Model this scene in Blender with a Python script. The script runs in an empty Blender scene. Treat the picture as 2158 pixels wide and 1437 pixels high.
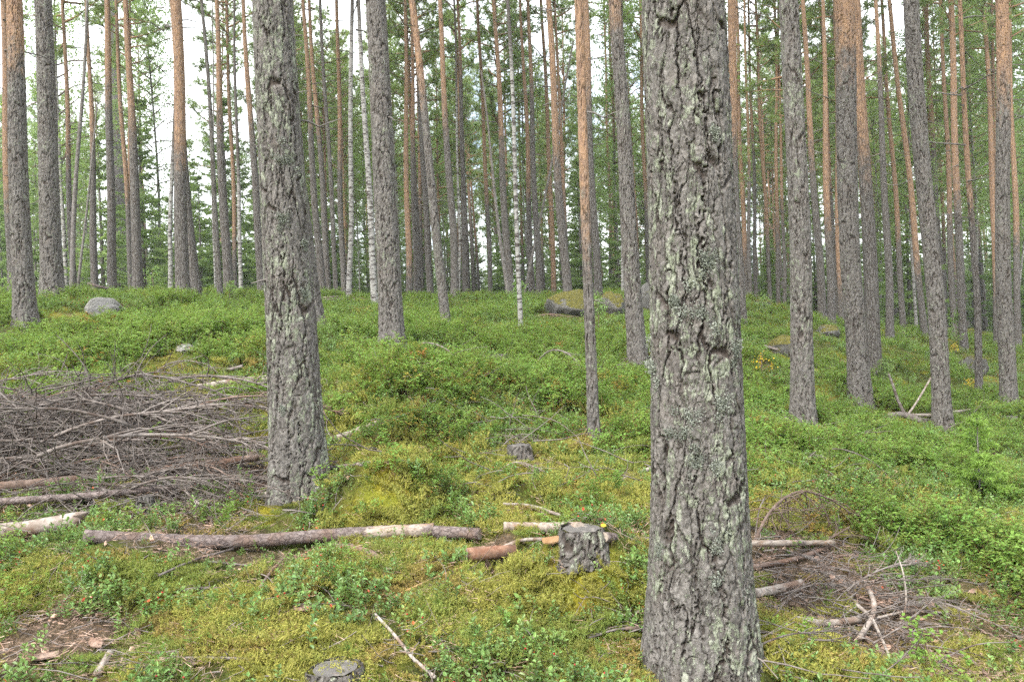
import bpy, math, random
import numpy as np
from mathutils import Matrix, Vector

random.seed(7)
rng = np.random.default_rng(11)
sc = bpy.context.scene
COL = sc.collection
PI = math.pi

# ------------------------------------------------------------------ camera
W, H, F = 2158.0, 1437.0, 1700.0
cam_d = bpy.data.cameras.new('camera')
cam = bpy.data.objects.new('camera', cam_d)
COL.objects.link(cam)
cam_d.sensor_width = 36.0
cam_d.lens = 36.0 * F / W
cam_d.clip_start = 0.05
cam_d.clip_end = 2000.0
ROLL = math.radians(2.3)
cam.rotation_euler = (math.radians(90.0), ROLL, 0.0)
cam.location = (0, 0, 0)
sc.camera = cam
CM = np.array(cam.rotation_euler.to_matrix())

# ------------------------------------------------------------------ sky, sun, exposure
SUN_EL, SUN_AZ = math.radians(48), math.radians(-145)
world = bpy.data.worlds.new('World')
sc.world = world
world.use_nodes = True
wn = world.node_tree
wn.nodes.clear()
w_out = wn.nodes.new('ShaderNodeOutputWorld')
w_bg = wn.nodes.new('ShaderNodeBackground')
w_sky = wn.nodes.new('ShaderNodeTexSky')
w_sky.sky_type = 'NISHITA'
w_sky.sun_disc = False
w_sky.sun_elevation = SUN_EL
w_sky.sun_rotation = SUN_AZ
w_sky.air_density = 1.0
w_sky.dust_density = 2.0
w_tc = wn.nodes.new('ShaderNodeTexCoord')
w_no = wn.nodes.new('ShaderNodeTexNoise')
w_no.inputs['Scale'].default_value = 2.6
w_no.inputs['Detail'].default_value = 6
w_no.inputs['Roughness'].default_value = 0.55
w_rp = wn.nodes.new('ShaderNodeValToRGB')
w_rp.color_ramp.elements[0].position = 0.33
w_rp.color_ramp.elements[0].color = (0.05, 0.05, 0.05, 1)
w_rp.color_ramp.elements[1].position = 0.5
w_rp.color_ramp.elements[1].color = (1, 1, 1, 1)
w_mx = wn.nodes.new('ShaderNodeMix')
w_mx.data_type = 'RGBA'
w_mx.inputs[7].default_value = (8.6, 8.9, 9.2, 1)      # thin bright cloud, on the sky's own scale
wn.links.new(w_tc.outputs['Generated'], w_no.inputs['Vector'])
wn.links.new(w_no.outputs['Fac'], w_rp.inputs['Fac'])
wn.links.new(w_rp.outputs['Color'], w_mx.inputs[0])
wn.links.new(w_sky.outputs['Color'], w_mx.inputs[6])
wn.links.new(w_mx.outputs[2], w_bg.inputs['Color'])
w_bg.inputs['Strength'].default_value = 0.12
wn.links.new(w_bg.outputs['Background'], w_out.inputs['Surface'])

sun_d = bpy.data.lights.new('sun', 'SUN')
sun_d.energy = 2.4
sun_d.angle = math.radians(14)
sun_d.color = (1.0, 0.95, 0.87)
sun = bpy.data.objects.new('sun', sun_d)
COL.objects.link(sun)
_sd = Vector((math.sin(SUN_AZ) * math.cos(SUN_EL), math.cos(SUN_AZ) * math.cos(SUN_EL), math.sin(SUN_EL)))
sun.rotation_euler = _sd.to_track_quat('Z', 'Y').to_euler()
sun.location = (0, 0, 30)

vs = sc.view_settings
vs.view_transform = 'Standard'
vs.look = 'None'
vs.gamma = 1.0
vs.use_curve_mapping = False
vs.exposure = 1.5
cy = sc.cycles
cy.max_bounces = 5
cy.diffuse_bounces = 3
cy.glossy_bounces = 1
cy.transmission_bounces = 2
cy.transparent_max_bounces = 4
cy.use_denoising = False
sc.render.filter_size = 1.25
cy.use_adaptive_sampling = True
cy.adaptive_threshold = 0.03

# ------------------------------------------------------------------ small maths
def sm(a, b, x):
    t = np.clip((x - a) / (b - a), 0, 1)
    return t * t * (3 - 2 * t)

def hsh(ix, iy, s=0):
    v = np.sin(ix * 127.1 + iy * 311.7 + s * 74.7) * 43758.5453
    return v - np.floor(v)

def n2(x, y, s=0):
    x = np.asarray(x, float); y = np.asarray(y, float)
    ix = np.floor(x); iy = np.floor(y); fx = x - ix; fy = y - iy
    fx = fx * fx * (3 - 2 * fx); fy = fy * fy * (3 - 2 * fy)
    a = hsh(ix, iy, s); b = hsh(ix + 1, iy, s); c = hsh(ix, iy + 1, s); d = hsh(ix + 1, iy + 1, s)
    return a + (b - a) * fx + (c - a) * fy + (a - b - c + d) * fx * fy

def fbm(x, y, s=0, o=4):
    t = 0; a = 0.5; n = 0
    for k in range(o):
        t = t + a * n2(x * 2 ** k, y * 2 ** k, s + k * 3.3); n += a; a *= 0.5
    return t / n

def ray(px, py):
    d = CM @ np.array([(px - W / 2) / F, (H / 2 - py) / F, -1.0])
    return d / d[1]                    # one metre of depth

def at(px, py, depth):
    return ray(px, py) * depth

# ------------------------------------------------------------------ ground height
ANCH = [
 (1480,1428,3.1),(700,1437,2.95),(0,1437,3.0),(2158,1437,3.2),(1080,1437,2.95),(1800,1430,3.15),
 (300,1150,4.3),(630,1045,5.2),(700,1160,4.1),(0,1150,4.4),(150,1040,5.2),(0,900,7.2),(450,900,7.0),
 (1225,1195,3.65),(1050,1300,3.4),(1000,1160,4.1),(850,1005,5.3),(1095,965,5.6),(1252,925,6.4),(1300,1060,4.8),
 (1600,1170,4.2),(1800,1250,3.9),(2000,1200,4.4),(1900,1000,7.0),(1800,930,8.8),(2120,1050,6.0),
 (1000,850,7.4),(700,820,8.0),(300,760,9.2),(560,800,8.2),(828,747,9.4),(1345,768,10.8),(1055,765,10.4),
 (55,692,12.0),(112,634,13.2),(300,690,11.6),(262,623,16),(291,615,18.5),(385,615,17),(465,637,16),(482,622,18.5),
 (553,617,20),(668,697,10.5),(720,690,11.4),(735,642,19),(790,638,19),(943,712,12.8),(960,645,19),(1099,722,12.4),
 (1200,650,18),(1150,690,14),(1033,620,26),(1137,622,26),(1000,622,24),
 (1693,905,10.3),(1987,908,11.5),(1812,852,12.0),(2127,868,12.8),(1846,805,14.4),(1662,745,13.0),(1562,690,16.5),
 (1732,650,23),(1752,693,23),(1600,625,25),(1876,723,24),(1949,700,28),(2103,733,27),(2158,740,27),(2064,837,14.5),
 (1480,760,12),(1480,640,20),(1900,800,15.5),
]
P = np.array([at(*a) for a in ANCH])
P[:, 2] -= .20 * sm(9, 16, P[:, 1])            # the measured line is the top of the shrubs
extra = np.array([(-3,0,-1.35),(3,0,-1.45),(0,0,-1.4),(0,-8,-1.6),(-9,-6,-1.3),(9,-6,-1.8),(-14,5,-.2),(14,5,-1.6),
                  (-34,30,1.7),(-20,38,1.4),(-8,42,1.15),(4,44,.95),(16,44,.35),(28,40,-.5),(38,28,-1.1),(-28,16,1.2),(26,12,-1.2),
                  (-30,-20,-1),(30,-20,-2),(0,-40,-1.6)])
P = np.vstack([P, extra])
def _U(r2):
    return 0.5 * r2 * np.log(np.maximum(r2, 1e-9))
_n = len(P)
_d2 = ((P[:, None, :2] - P[None, :, :2]) ** 2).sum(2)
_K = _U(_d2) + np.eye(_n) * 2.2
_Q = np.c_[np.ones(_n), P[:, :2]]
_A = np.zeros((_n + 3, _n + 3)); _A[:_n, :_n] = _K; _A[:_n, _n:] = _Q; _A[_n:, :_n] = _Q.T
_wt = np.linalg.solve(_A, np.r_[P[:, 2], 0, 0, 0])

BUMPS = []
def G(x, y):
    x = np.asarray(x, float); y = np.asarray(y, float)
    shp = x.shape; x = x.ravel(); y = y.ravel()
    r = np.hypot(x, y); k = np.where(r > 42, 42 / np.maximum(r, 1e-6), 1.0)
    xx = x * k; yy = y * k
    out = np.empty_like(x)
    for i in range(0, len(x), 40000):
        sl = slice(i, i + 40000)
        d2 = (xx[sl, None] - P[None, :, 0]) ** 2 + (yy[sl, None] - P[None, :, 1]) ** 2
        out[sl] = _U(d2) @ _wt[:_n] + _wt[_n] + _wt[_n + 1] * xx[sl] + _wt[_n + 2] * yy[sl]
    near = np.clip(r / 6, 0.25, 1)
    out += (fbm(x * .8 + 3, y * .8, 1, 3) - .5) * .24 * near + (fbm(x * 2.6, y * 2.6 + 9, 2, 3) - .5) * .15
    out += (fbm(x * 9, y * 9, 5, 2) - .5) * .035
    for (bx, by, h, rx, ry) in BUMPS:
        q = ((x - bx) / rx) ** 2 + ((y - by) / ry) ** 2
        m = q < 6
        if m.any():
            out[m] += h * np.exp(-q[m] ** 1.3)
    return out.reshape(shp)

def g1(x, y):
    return float(G(np.array([x]), np.array([y]))[0])

def hit(px, py, far=60.0):
    r = ray(px, py)
    t = np.concatenate([np.arange(1.6, 12, .04), np.arange(12, far, .15)])
    dz = r[2] * t - G(r[0] * t, t)
    i = np.argmax(dz < 0)
    if dz[i] >= 0:
        i = len(t) - 1
    a, b = t[max(i - 1, 0)], t[i]
    for _ in range(12):
        m = .5 * (a + b)
        if r[2] * m - g1(r[0] * m, m) < 0: b = m
        else: a = m
    return np.array([r[0] * b, b, g1(r[0] * b, b)])

for (px, py, h, rx, ry) in [(1245,1212,.25,.36,.24),(815,1062,.27,.34,.22),(850,905,.16,.6,.6),(400,655,.16,.9,.8),
                            (1660,735,.2,.7,.7),(980,640,.12,.9,.8),(1780,760,.2,.8,.7),(560,1290,.07,.35,.3),
                            (230,1195,.08,.5,.3),(1500,1420,.05,.4,.35),(1700,1400,.05,.45,.3),(1160,870,.18,.9,.7),(860,830,.18,.8,.7),
                            (1900,760,.25,1,.8),(1250,660,.1,.9,.8),(120,640,.12,.9,.6)]:
    p = hit(px, py)
    BUMPS.append((p[0], p[1], h, rx, ry))
p = hit(1790, 1290); BUMPS.append((p[0] + .05, p[1], -.10, .55, .5))
p = hit(1060, 1190); BUMPS.append((p[0], p[1] - .1, -.06, .2, .25))

def blob(px, py, rx, ry):
    c = hit(px, py)
    a = hit(px, py + ry)[1]; b = hit(px, max(py - ry, 640))[1]
    return (c[0], .5 * (a + b), rx * c[1] / F, max(.5 * (b - a), .12))
MOSS_B = [blob(*b) for b in [(1240,1230,160,90),(1120,1330,170,60),(770,910,100,35),(850,960,110,30),(830,1060,150,60),(220,1210,190,50),
          (80,1270,110,60),(470,1310,160,70),(640,1390,170,60),(1230,1400,190,60),(1690,1390,130,60),(500,890,70,25),(420,940,60,30),
          (1130,1115,110,35),(1270,1050,130,45),(1000,1270,150,60),(560,1090,60,25),(1000,1000,120,40),(350,1400,120,50),(1650,1070,110,40),
          (300,700,160,18),(60,750,90,30),(1220,980,120,30)]]
LIT_B = [blob(*b) for b in [(200,950,330,90),(480,1030,150,60),(1800,1275,200,125),(60,1350,110,60),(1700,1150,120,50),(1950,1400,150,50),(1060,1180,50,25)]]
def field(bl, x, y, soft=.35):
    out = np.zeros_like(x)
    wx = x + (fbm(x * 3, y * 3, 21, 2) - .5) * .35; wy = y + (fbm(x * 3, y * 3, 25, 2) - .5) * .35
    for (bx, by, rx, ry) in bl:
        q = np.sqrt(((wx - bx) / rx) ** 2 + ((wy - by) / ry) ** 2)
        out = np.maximum(out, 1 - sm(1 - soft, 1 + soft, q))
    return out
LUSH_B = [blob(*b) for b in [(1000,850,420,75),(1900,1000,330,90),(2060,1190,190,120),(1740,910,190,60),(280,735,320,45),(1450,860,200,60),(840,1040,80,22),(560,780,120,30),(1000,720,200,25)]]
def lush_f(x, y): return field(LUSH_B, x, y, .45)
def moss_f(x, y):
    f = field(MOSS_B, x, y)
    n = sm(.52, .66, fbm(x * 1.3 + 40, y * 1.3, 31, 3)) * .7 * (1 - .6 * lush_f(x, y))
    return np.clip(np.maximum(f, n), 0, 1)
def lit_f(x, y):
    n = sm(.62, .74, fbm(x * 1.7 + 7, y * 1.7 + 70, 33, 3)) * .7
    return np.clip(np.maximum(field(LIT_B, x, y), n), 0, 1)

# ------------------------------------------------------------------ meshes
class MB:
    def __init__(s):
        s.v = []; s.q = []; s.t = []; s.qm = []; s.tm = []; s.n = 0
    def add(s, V, Q=None, T=None, m=0):
        V = np.asarray(V, float).reshape(-1, 3)
        if Q is not None and len(Q):
            Q = np.asarray(Q, int).reshape(-1, 4) + s.n; s.q.append(Q); s.qm.append(np.full(len(Q), m))
        if T is not None and len(T):
            T = np.asarray(T, int).reshape(-1, 3) + s.n; s.t.append(T); s.tm.append(np.full(len(T), m))
        s.v.append(V); s.n += len(V)
    def mesh(s, name, mats, smooth=True, attrs=None):
        V = np.vstack(s.v)
        Q = np.vstack(s.q) if s.q else np.zeros((0, 4), int)
        T = np.vstack(s.t) if s.t else np.zeros((0, 3), int)
        me = bpy.data.meshes.new(name)
        me.vertices.add(len(V)); me.vertices.foreach_set('co', V.astype(np.float32).ravel())
        loops = np.concatenate([Q.ravel(), T.ravel()])
        me.loops.add(len(loops)); me.loops.foreach_set('vertex_index', loops.astype(np.int32))
        st = np.concatenate([np.arange(len(Q)) * 4, len(Q) * 4 + np.arange(len(T)) * 3])
        me.polygons.add(len(st)); me.polygons.foreach_set('loop_start', st.astype(np.int32))
        mi = np.concatenate([np.concatenate(s.qm) if s.qm else [], np.concatenate(s.tm) if s.tm else []])
        me.polygons.foreach_set('material_index', mi.astype(np.int32))
        me.polygons.foreach_set('use_smooth', np.full(len(st), smooth))
        for m in (mats if isinstance(mats, (list, tuple)) else [mats]):
            me.materials.append(m)
        for k, a in (attrs or {}).items():
            at_ = me.attributes.new(k, 'FLOAT', 'POINT'); at_.data.foreach_set('value', np.asarray(a, np.float32))
        me.update(calc_edges=True)
        me.validate()
        return me

def link(name, data, parent=None, loc=None):
    o = bpy.data.objects.new(name, data)
    COL.objects.link(o)
    if parent is not None: o.parent = parent
    if loc is not None: o.location = loc
    if parent is not None and name in ('limbs', 'crown', 'lichen_tuft', 'side_twigs', 'leaves'): o['kind'] = 'stuff'
    return o
def tag(o, label, cat, group=None):
    o['label'] = label; o['category'] = cat
    if group: o['group'] = group
    return o
def thing(name, loc, label, cat, group=None):
    return tag(link(name, None, None, tuple(loc)), label, cat, group)
def stuff(o, label, cat):
    o['kind'] = 'stuff'; o['label'] = label; o['category'] = cat
    return o

def tube(mb, pts, rad, sides=6, m=0, cap=True):
    pts = np.asarray(pts, float); n = len(pts)
    rad = np.broadcast_to(np.asarray(rad, float), (n,))
    tg = np.gradient(pts, axis=0); tg /= np.linalg.norm(tg, axis=1)[:, None] + 1e-9
    up = np.array([0, 0, 1.]) if abs(tg[0, 2]) < .9 else np.array([1., 0, 0])
    a = np.cross(tg[0], up); a /= np.linalg.norm(a)
    A = np.empty((n, 3)); 
    for i in range(n):
        a = a - tg[i] * np.dot(a, tg[i]); a /= np.linalg.norm(a) + 1e-9; A[i] = a
    B = np.cross(tg, A)
    th = np.arange(sides) * 2 * PI / sides
    V = pts[:, None] + rad[:, None, None] * (A[:, None] * np.cos(th)[None, :, None] + B[:, None] * np.sin(th)[None, :, None])
    V = V.reshape(-1, 3)
    i = np.arange(n - 1)[:, None] * sides; j = np.arange(sides)[None]; k = (j + 1) % sides
    Q = np.stack([i + j, i + k, i + sides + k, i + sides + j], -1).reshape(-1, 4)
    T = []
    if cap:
        V = np.vstack([V, pts[0], pts[-1]]); c0 = n * sides; c1 = c0 + 1; l = (n - 1) * sides
        for q in range(sides):
            T.append((c0, (q + 1) % sides, q)); T.append((c1, l + q, l + (q + 1) % sides))
    mb.add(V, Q, T, m)

def smooth_path(pts, n):
    pts = np.asarray(pts, float)
    if len(pts) == 2:
        return pts[0] + (pts[1] - pts[0]) * np.linspace(0, 1, n)[:, None]
    ext = np.vstack([2 * pts[0] - pts[1], pts, 2 * pts[-1] - pts[-2]])
    u = np.linspace(0, len(pts) - 1 - 1e-6, n); i = u.astype(int); f = (u - i)[:, None]
    p0, p1, p2, p3 = ext[i], ext[i + 1], ext[i + 2], ext[i + 3]
    return .5 * (2 * p1 + (p2 - p0) * f + (2 * p0 - 5 * p1 + 4 * p2 - p3) * f ** 2 + (3 * p1 - p0 - 3 * p2 + p3) * f ** 3)

# ------------------------------------------------------------------ materials
class NT:
    def __init__(s, name):
        s.m = bpy.data.materials.new(name); s.m.use_nodes = True
        s.t = s.m.node_tree; s.t.nodes.clear()
        s.out = s.t.nodes.new('ShaderNodeOutputMaterial')
    def n(s, typ, **kw):
        nd = s.t.nodes.new('ShaderNode' + typ)
        for k, v in kw.items():
            if k.startswith('_'): setattr(nd, k[1:], v)
        return nd
    def set(s, sock, v):
        if isinstance(v, bpy.types.NodeSocket): s.t.links.new(v, sock)
        elif isinstance(v, (tuple, list)) and len(v) == 3 and sock.type == 'RGBA': sock.default_value = (*v, 1)
        else: sock.default_value = v
    def coord(s, scale=(1, 1, 1), kind='Object'):
        c = s.n('TexCoord'); mp = s.n('Mapping'); s.t.links.new(c.outputs[kind], mp.inputs[0])
        mp.inputs['Scale'].default_value = scale
        return mp.outputs[0]
    def noise(s, vec, scale, detail=3, rough=.55, dist=0, out='Fac'):
        nd = s.n('TexNoise'); s.set(nd.inputs['Vector'], vec); nd.inputs['Scale'].default_value = scale
        nd.inputs['Detail'].default_value = detail; nd.inputs['Roughness'].default_value = rough; nd.inputs['Distortion'].default_value = dist
        return nd.outputs[out]
    def vor(s, vec, scale, feature='DISTANCE_TO_EDGE', out='Distance'):
        nd = s.n('TexVoronoi', _feature=feature); s.set(nd.inputs['Vector'], vec); nd.inputs['Scale'].default_value = scale
        return nd.outputs[out]
    def ramp(s, f, a, b):
        nd = s.n('MapRange'); nd.interpolation_type = 'SMOOTHSTEP'
        s.set(nd.inputs['Value'], f); s.set(nd.inputs['From Min'], a); s.set(nd.inputs['From Max'], b)
        return nd.outputs[0]
    def mix(s, f, a, b):
        nd = s.n('Mix', _data_type='RGBA'); s.set(nd.inputs[0], f); s.set(nd.inputs[6], a); s.set(nd.inputs[7], b)
        return nd.outputs[2]
    def math(s, op, a, b=0.0):
        nd = s.n('Math', _operation=op); s.set(nd.inputs[0], a); s.set(nd.inputs[1], b)
        return nd.outputs[0]
    def attr(s, name):
        nd = s.n('Attribute'); nd.attribute_name = name
        return nd.outputs['Fac']
    def rnd(s):
        return s.n('ObjectInfo').outputs['Random']
    def bump(s, h, strength, dist):
        nd = s.n('Bump'); s.set(nd.inputs['Height'], h); nd.inputs['Strength'].default_value = strength; nd.inputs['Distance'].default_value = dist
        return nd.outputs[0]
    def finish(s, col, rough=.85, normal=None, spec=.2, trans=0, tcol=None):
        b = s.n('BsdfPrincipled'); s.set(b.inputs['Base Color'], col); s.set(b.inputs['Roughness'], rough)
        b.inputs['Specular IOR Level'].default_value = spec
        if normal is not None: s.set(b.inputs['Normal'], normal)
        res = b.outputs[0]
        if trans:
            t = s.n('BsdfTranslucent'); s.set(t.inputs['Color'], tcol if tcol is not None else col)
            m = s.n('MixShader'); m.inputs[0].default_value = trans
            s.t.links.new(res, m.inputs[1]); s.t.links.new(t.outputs[0], m.inputs[2]); res = m.outputs[0]
        s.t.links.new(res, s.out.inputs['Surface'])
        return s.m

def mat_pine():
    s = NT('pine_bark')
    v = s.coord()
    warp = s.n('VectorMath', _operation='MULTIPLY_ADD')
    s.set(warp.inputs[0], s.noise(v, 9, 2, out='Color')); warp.inputs[1].default_value = (.05, .05, .12); s.set(warp.inputs[2], v)
    vv = s.n('Mapping'); s.t.links.new(warp.outputs[0], vv.inputs[0]); vv.inputs['Scale'].default_value = (1, 1, .16)
    ed = s.vor(vv.outputs[0], 26)
    lowf = s.math('MULTIPLY', .75, s.math('SUBTRACT', 1.0, s.ramp(ed, .0, .14)))
    lowf = s.math('MULTIPLY', lowf, s.math('SUBTRACT', 1.0, s.attr('hires')))
    fur = s.math('MAXIMUM', s.attr('furrow'), lowf)
    fine = s.noise(v, 60, 4, .7)
    big = s.noise(v, 5, 3, .6)
    vz = s.coord((1, 1, .35))
    scale_n = s.noise(vz, 85, 3, .65)
    c = s.mix(s.ramp(fine, .3, .72), (.084, .076, .070), (.190, .178, .166))
    c = s.mix(s.math('MULTIPLY', s.ramp(big, .45, .7), .55), c, (.130, .112, .101))
    c = s.mix(s.math('MULTIPLY', s.ramp(scale_n, .55, .7), .4), c, (.225, .212, .20))
    fk = s.n('TexVoronoi', _feature='F1'); s.t.links.new(warp.outputs[0], fk.inputs['Vector'])
    mpk = s.n('Mapping'); s.t.links.new(warp.outputs[0], mpk.inputs[0]); mpk.inputs['Scale'].default_value = (1, 1, .42)
    s.t.links.new(mpk.outputs[0], fk.inputs['Vector']); fk.inputs['Scale'].default_value = 62
    fks = s.n('SeparateColor'); s.t.links.new(fk.outputs['Color'], fks.inputs[0])
    hv = s.n('HueSaturation'); s.set(hv.inputs['Color'], c); s.set(hv.inputs['Value'], s.math('ADD', .72, s.math('MULTIPLY', fks.outputs[0], .56))); c = hv.outputs[0]
    # flaky orange upper bark
    vo = s.coord((1, 1, .45))
    fl = s.vor(vo, 30, 'F1', 'Color'); flv = s.n('SeparateColor'); s.set(flv.inputs[0], fl)
    oc = s.mix(flv.outputs[0], (.37, .225, .130), (.27, .175, .12))
    oc = s.mix(s.math('MULTIPLY', s.ramp(s.noise(vo, 22, 4, .6), .5, .68), .7), oc, (.17, .10, .075))
    oc = s.mix(s.math('MULTIPLY', s.ramp(s.noise(vo, 40, 2), .6, .75), .5), oc, (.44, .30, .20))
    orange = s.ramp(s.math('ADD', s.attr('orange'), s.math('MULTIPLY', s.math('SUBTRACT', s.noise(vo, 9, 5, .75), .5), 1.5)), .2, .85)
    orange = s.math('MULTIPLY', orange, .84)
    c = s.mix(orange, c, oc)
    c = s.mix(s.math('MULTIPLY', fur, s.math('SUBTRACT', .92, s.math('MULTIPLY', orange, .6))), c, (.044, .034, .028))
    # crusty pale-green lichen on the plates
    ln = s.math('ADD', s.math('MULTIPLY', s.noise(s.coord((1, 1, .5)), 30, 6, .8), .80), s.math('MULTIPLY', s.noise(v, 4.5, 3), .28))
    th = s.math('SUBTRACT', .675, s.math('MULTIPLY', s.attr('lich'), .125))
    th = s.math('ADD', th, s.math('MULTIPLY', s.math('SUBTRACT', .5, s.attr('plate')), .10))
    lf = s.math('MULTIPLY', s.ramp(ln, th, s.math('ADD', th, .035)), s.math('SUBTRACT', 1.0, s.ramp(fur, .25, .6)))
    lf = s.math('MULTIPLY', lf, s.math('SUBTRACT', 1.0, orange))
    lc = s.mix(s.ramp(s.noise(v, 30, 3), .4, .65), (.20, .222, .158), (.305, .318, .258))
    c = s.mix(s.math('MULTIPLY', lf, .85), c, lc)
    h = s.math('ADD', s.math('MULTIPLY', fur, -1.4), s.math('ADD', s.math('MULTIPLY', fine, .7), s.math('MULTIPLY', lf, .25)))
    h = s.math('ADD', h, s.math('MULTIPLY', scale_n, .5))
    h = s.math('ADD', h, s.math('MULTIPLY', fks.outputs[1], .7))
    return s.finish(c, .92, s.bump(h, .85, .012), .12)

def mat_birch():
    s = NT('birch_bark')
    v = s.coord()
    vh = s.coord((1, 1, 3.2))
    dark = s.ramp(s.noise(vh, 7, 4, .7), .50, .58)
    lent = s.ramp(s.noise(s.coord((1, 1, 9)), 10, 2), .66, .72)
    c = s.mix(s.noise(v, 20, 3), (.22, .212, .20), (.35, .34, .325))
    c = s.mix(s.math('MAXIMUM', dark, lent), c, (.06, .05, .045))
    c = s.mix(s.ramp(s.math('ADD', s.attr('orange'), s.math('MULTIPLY', s.noise(vh, 6, 3), .5)), .5, 1.0), c, (.085, .075, .068))
    return s.finish(c, .8, s.bump(dark, .5, .01), .2)

def simple(name, stops, scale=20, detail=4, stretch=(1, 1, 1), rough=.9, bumpd=0, spec=.15, rand=.0, kind='Object'):
    s = NT(name)
    v = s.coord(stretch, kind)
    f = s.noise(v, scale, detail, .65)
    c = s.mix(s.ramp(f, .35, .65), stops[0], stops[1])
    if len(stops) > 2:
        c = s.mix(s.ramp(s.noise(v, scale * .23, 3), .48, .68), c, stops[2])
    if rand:
        hs = s.n('HueSaturation'); s.set(hs.inputs['Color'], c)
        s.set(hs.inputs['Value'], s.math('ADD', 1 - rand, s.math('MULTIPLY', s.rnd(), 2 * rand))); c = hs.outputs[0]
    return s.finish(c, rough, s.bump(f, .7, bumpd) if bumpd else None, spec)

def leafm(name, cols, trans=.3, rough=.55, spec=.3, vary=.38):
    s = NT(name)
    r = s.rnd()
    c = s.mix(s.ramp(r, 0, 1), cols[0], cols[1])
    if len(cols) > 2:
        wn_ = s.n('TexWhiteNoise', _noise_dimensions='1D'); s.set(wn_.inputs['W'], r)
        c = s.mix(s.math('MULTIPLY', s.ramp(wn_.outputs['Value'], .55, 1.0), .9), c, cols[2])
    g = s.n('NewGeometry')
    try:
        isl = g.outputs['Random Per Island']
        hs = s.n('HueSaturation'); s.set(hs.inputs['Color'], c)
        s.set(hs.inputs['Value'], s.math('ADD', 1 - vary, s.math('MULTIPLY', isl, 2 * vary)))
        s.set(hs.inputs['Hue'], s.math('ADD', .485, s.math('MULTIPLY', isl, .03)))
        c = hs.outputs[0]
    except KeyError:
        pass
    tc = s.mix(.45, c, (.38, .52, .11))
    return s.finish(c, rough, None, spec, trans, tc)

M_pine = mat_pine()
M_birch = mat_birch()
M_needle = leafm('pine_needles', [(.185, .262, .112), (.225, .295, .12), (.25, .31, .125)], .6, .6, .2, .22)
M_spruce = leafm('spruce_needles', [(.175, .262, .105), (.225, .31, .12)], .58, .6, .2, .25)
M_spruce_l = leafm('young_spruce_needles', [(.19, .31, .065), (.23, .35, .075)], .4, .6, .2)
M_bleaf = leafm('birch_leaves', [(.18, .285, .095), (.22, .325, .105)], .58, .5, .3, .25)
M_yleaf = leafm('yellow_leaves', [(.55, .36, .03), (.6, .42, .05)], .35, .5, .3)
M_ling = leafm('lingonberry_leaves', [(.120, .215, .065), (.17, .28, .078), (.22, .325, .092)], .30, .42, .4)
M_bil = leafm('bilberry_leaves', [(.128, .235, .046), (.185, .30, .058), (.235, .32, .068)], .40, .55, .25)
M_bilr = leafm('rusty_bilberry_leaves', [(.26, .20, .035), (.30, .26, .05), (.33, .13, .04)], .38, .55, .25)
M_moss = leafm('feather_moss', [(.27, .275, .070), (.36, .335, .085), (.31, .29, .075)], .30, .8, .1, .16)
M_moss_g = leafm('green_moss', [(.18, .235, .06), (.25, .28, .07), (.22, .22, .06)], .30, .8, .1, .16)
M_moss_b = leafm('brown_moss', [(.27, .215, .07), (.33, .245, .08), (.22, .165, .06)], .25, .8, .1, .16)
M_grass = leafm('hair_grass', [(.13, .20, .035), (.20, .25, .05)], .3, .6, .2)
M_red = leafm('red_leaves', [(.42, .07, .03), (.50, .17, .06)], .3, .5, .3)
M_berry = simple('berry_red', [(.30, .01, .012), (.38, .02, .02)], 20, 2, rough=.3, spec=.5)
M_stem = simple('plant_stem', [(.10, .10, .03), (.14, .08, .035)], 40, 2)
M_twig = simple('dead_twig', [(.122, .103, .092), (.21, .185, .17), (.085, .064, .054)], 30, 4, rough=.9, bumpd=.002, rand=.28)
M_stick = simple('weathered_wood', [(.20, .165, .14), (.36, .32, .285), (.15, .10, .075)], 26, 5, (1, 1, 1), bumpd=.003, rand=.12)
M_redwood = simple('red_brown_branch', [(.11, .078, .062), (.20, .15, .125), (.165, .10, .072)], 24, 5, bumpd=.003)
M_litter = simple('bark_flake', [(.26, .16, .115), (.40, .29, .23)], 30, 3, rand=.35)
M_redbark = simple('rust_red_bark', [(.17, .085, .055), (.27, .165, .115), (.10, .065, .05)], 34, 4, bumpd=.004)
M_limb = simple('pine_limb', [(.22, .12, .065), (.30, .19, .12), (.16, .13, .11)], 9, 4)
M_deadlimb = simple('dead_limb', [(.10, .088, .08), (.19, .175, .165)], 12, 4)
M_lichen = leafm('grey_lichen', [(.19, .205, .175), (.26, .275, .24)], .1, .9, .05)
M_yell_leaf = simple('yellow_leaf', [(.50, .34, .04), (.42, .27, .04)], 30, 2, rough=.5)

def mat_stone(k=1.0, name='granite'):
    s = NT(name)
    v = s.coord()
    c = s.mix(s.ramp(s.noise(v, 40, 4, .7), .35, .65), (.065 * k, .062 * k, .057 * k), (.155 * k, .150 * k, .140 * k))
    c = s.mix(s.ramp(s.noise(v, 3, 4, .6), .5, .7), c, (.12 * k, .115 * k, .11 * k))
    g = s.n('NewGeometry'); sx = s.n('SeparateXYZ'); s.t.links.new(g.outputs['Normal'], sx.inputs[0])
    mo = s.ramp(s.math('ADD', s.math('MULTIPLY', sx.outputs[2], .5), s.math('ADD', s.attr('moss'), s.noise(v, 3.5, 5, .65))), 0.90, 1.05)
    mc = s.mix(s.ramp(s.noise(v, 26, 4, .7), .35, .65), (.055, .055, .018), (.15, .135, .035))
    c = s.mix(mo, c, mc)
    h = s.math('ADD', s.noise(v, 18, 5, .7), s.math('MULTIPLY', mo, s.noise(v, 50, 3)))
    return s.finish(c, .9, s.bump(h, .8, .03), .15)
M_stone = mat_stone()
M_stone_pale = mat_stone(1.9, 'pale_granite')

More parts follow.
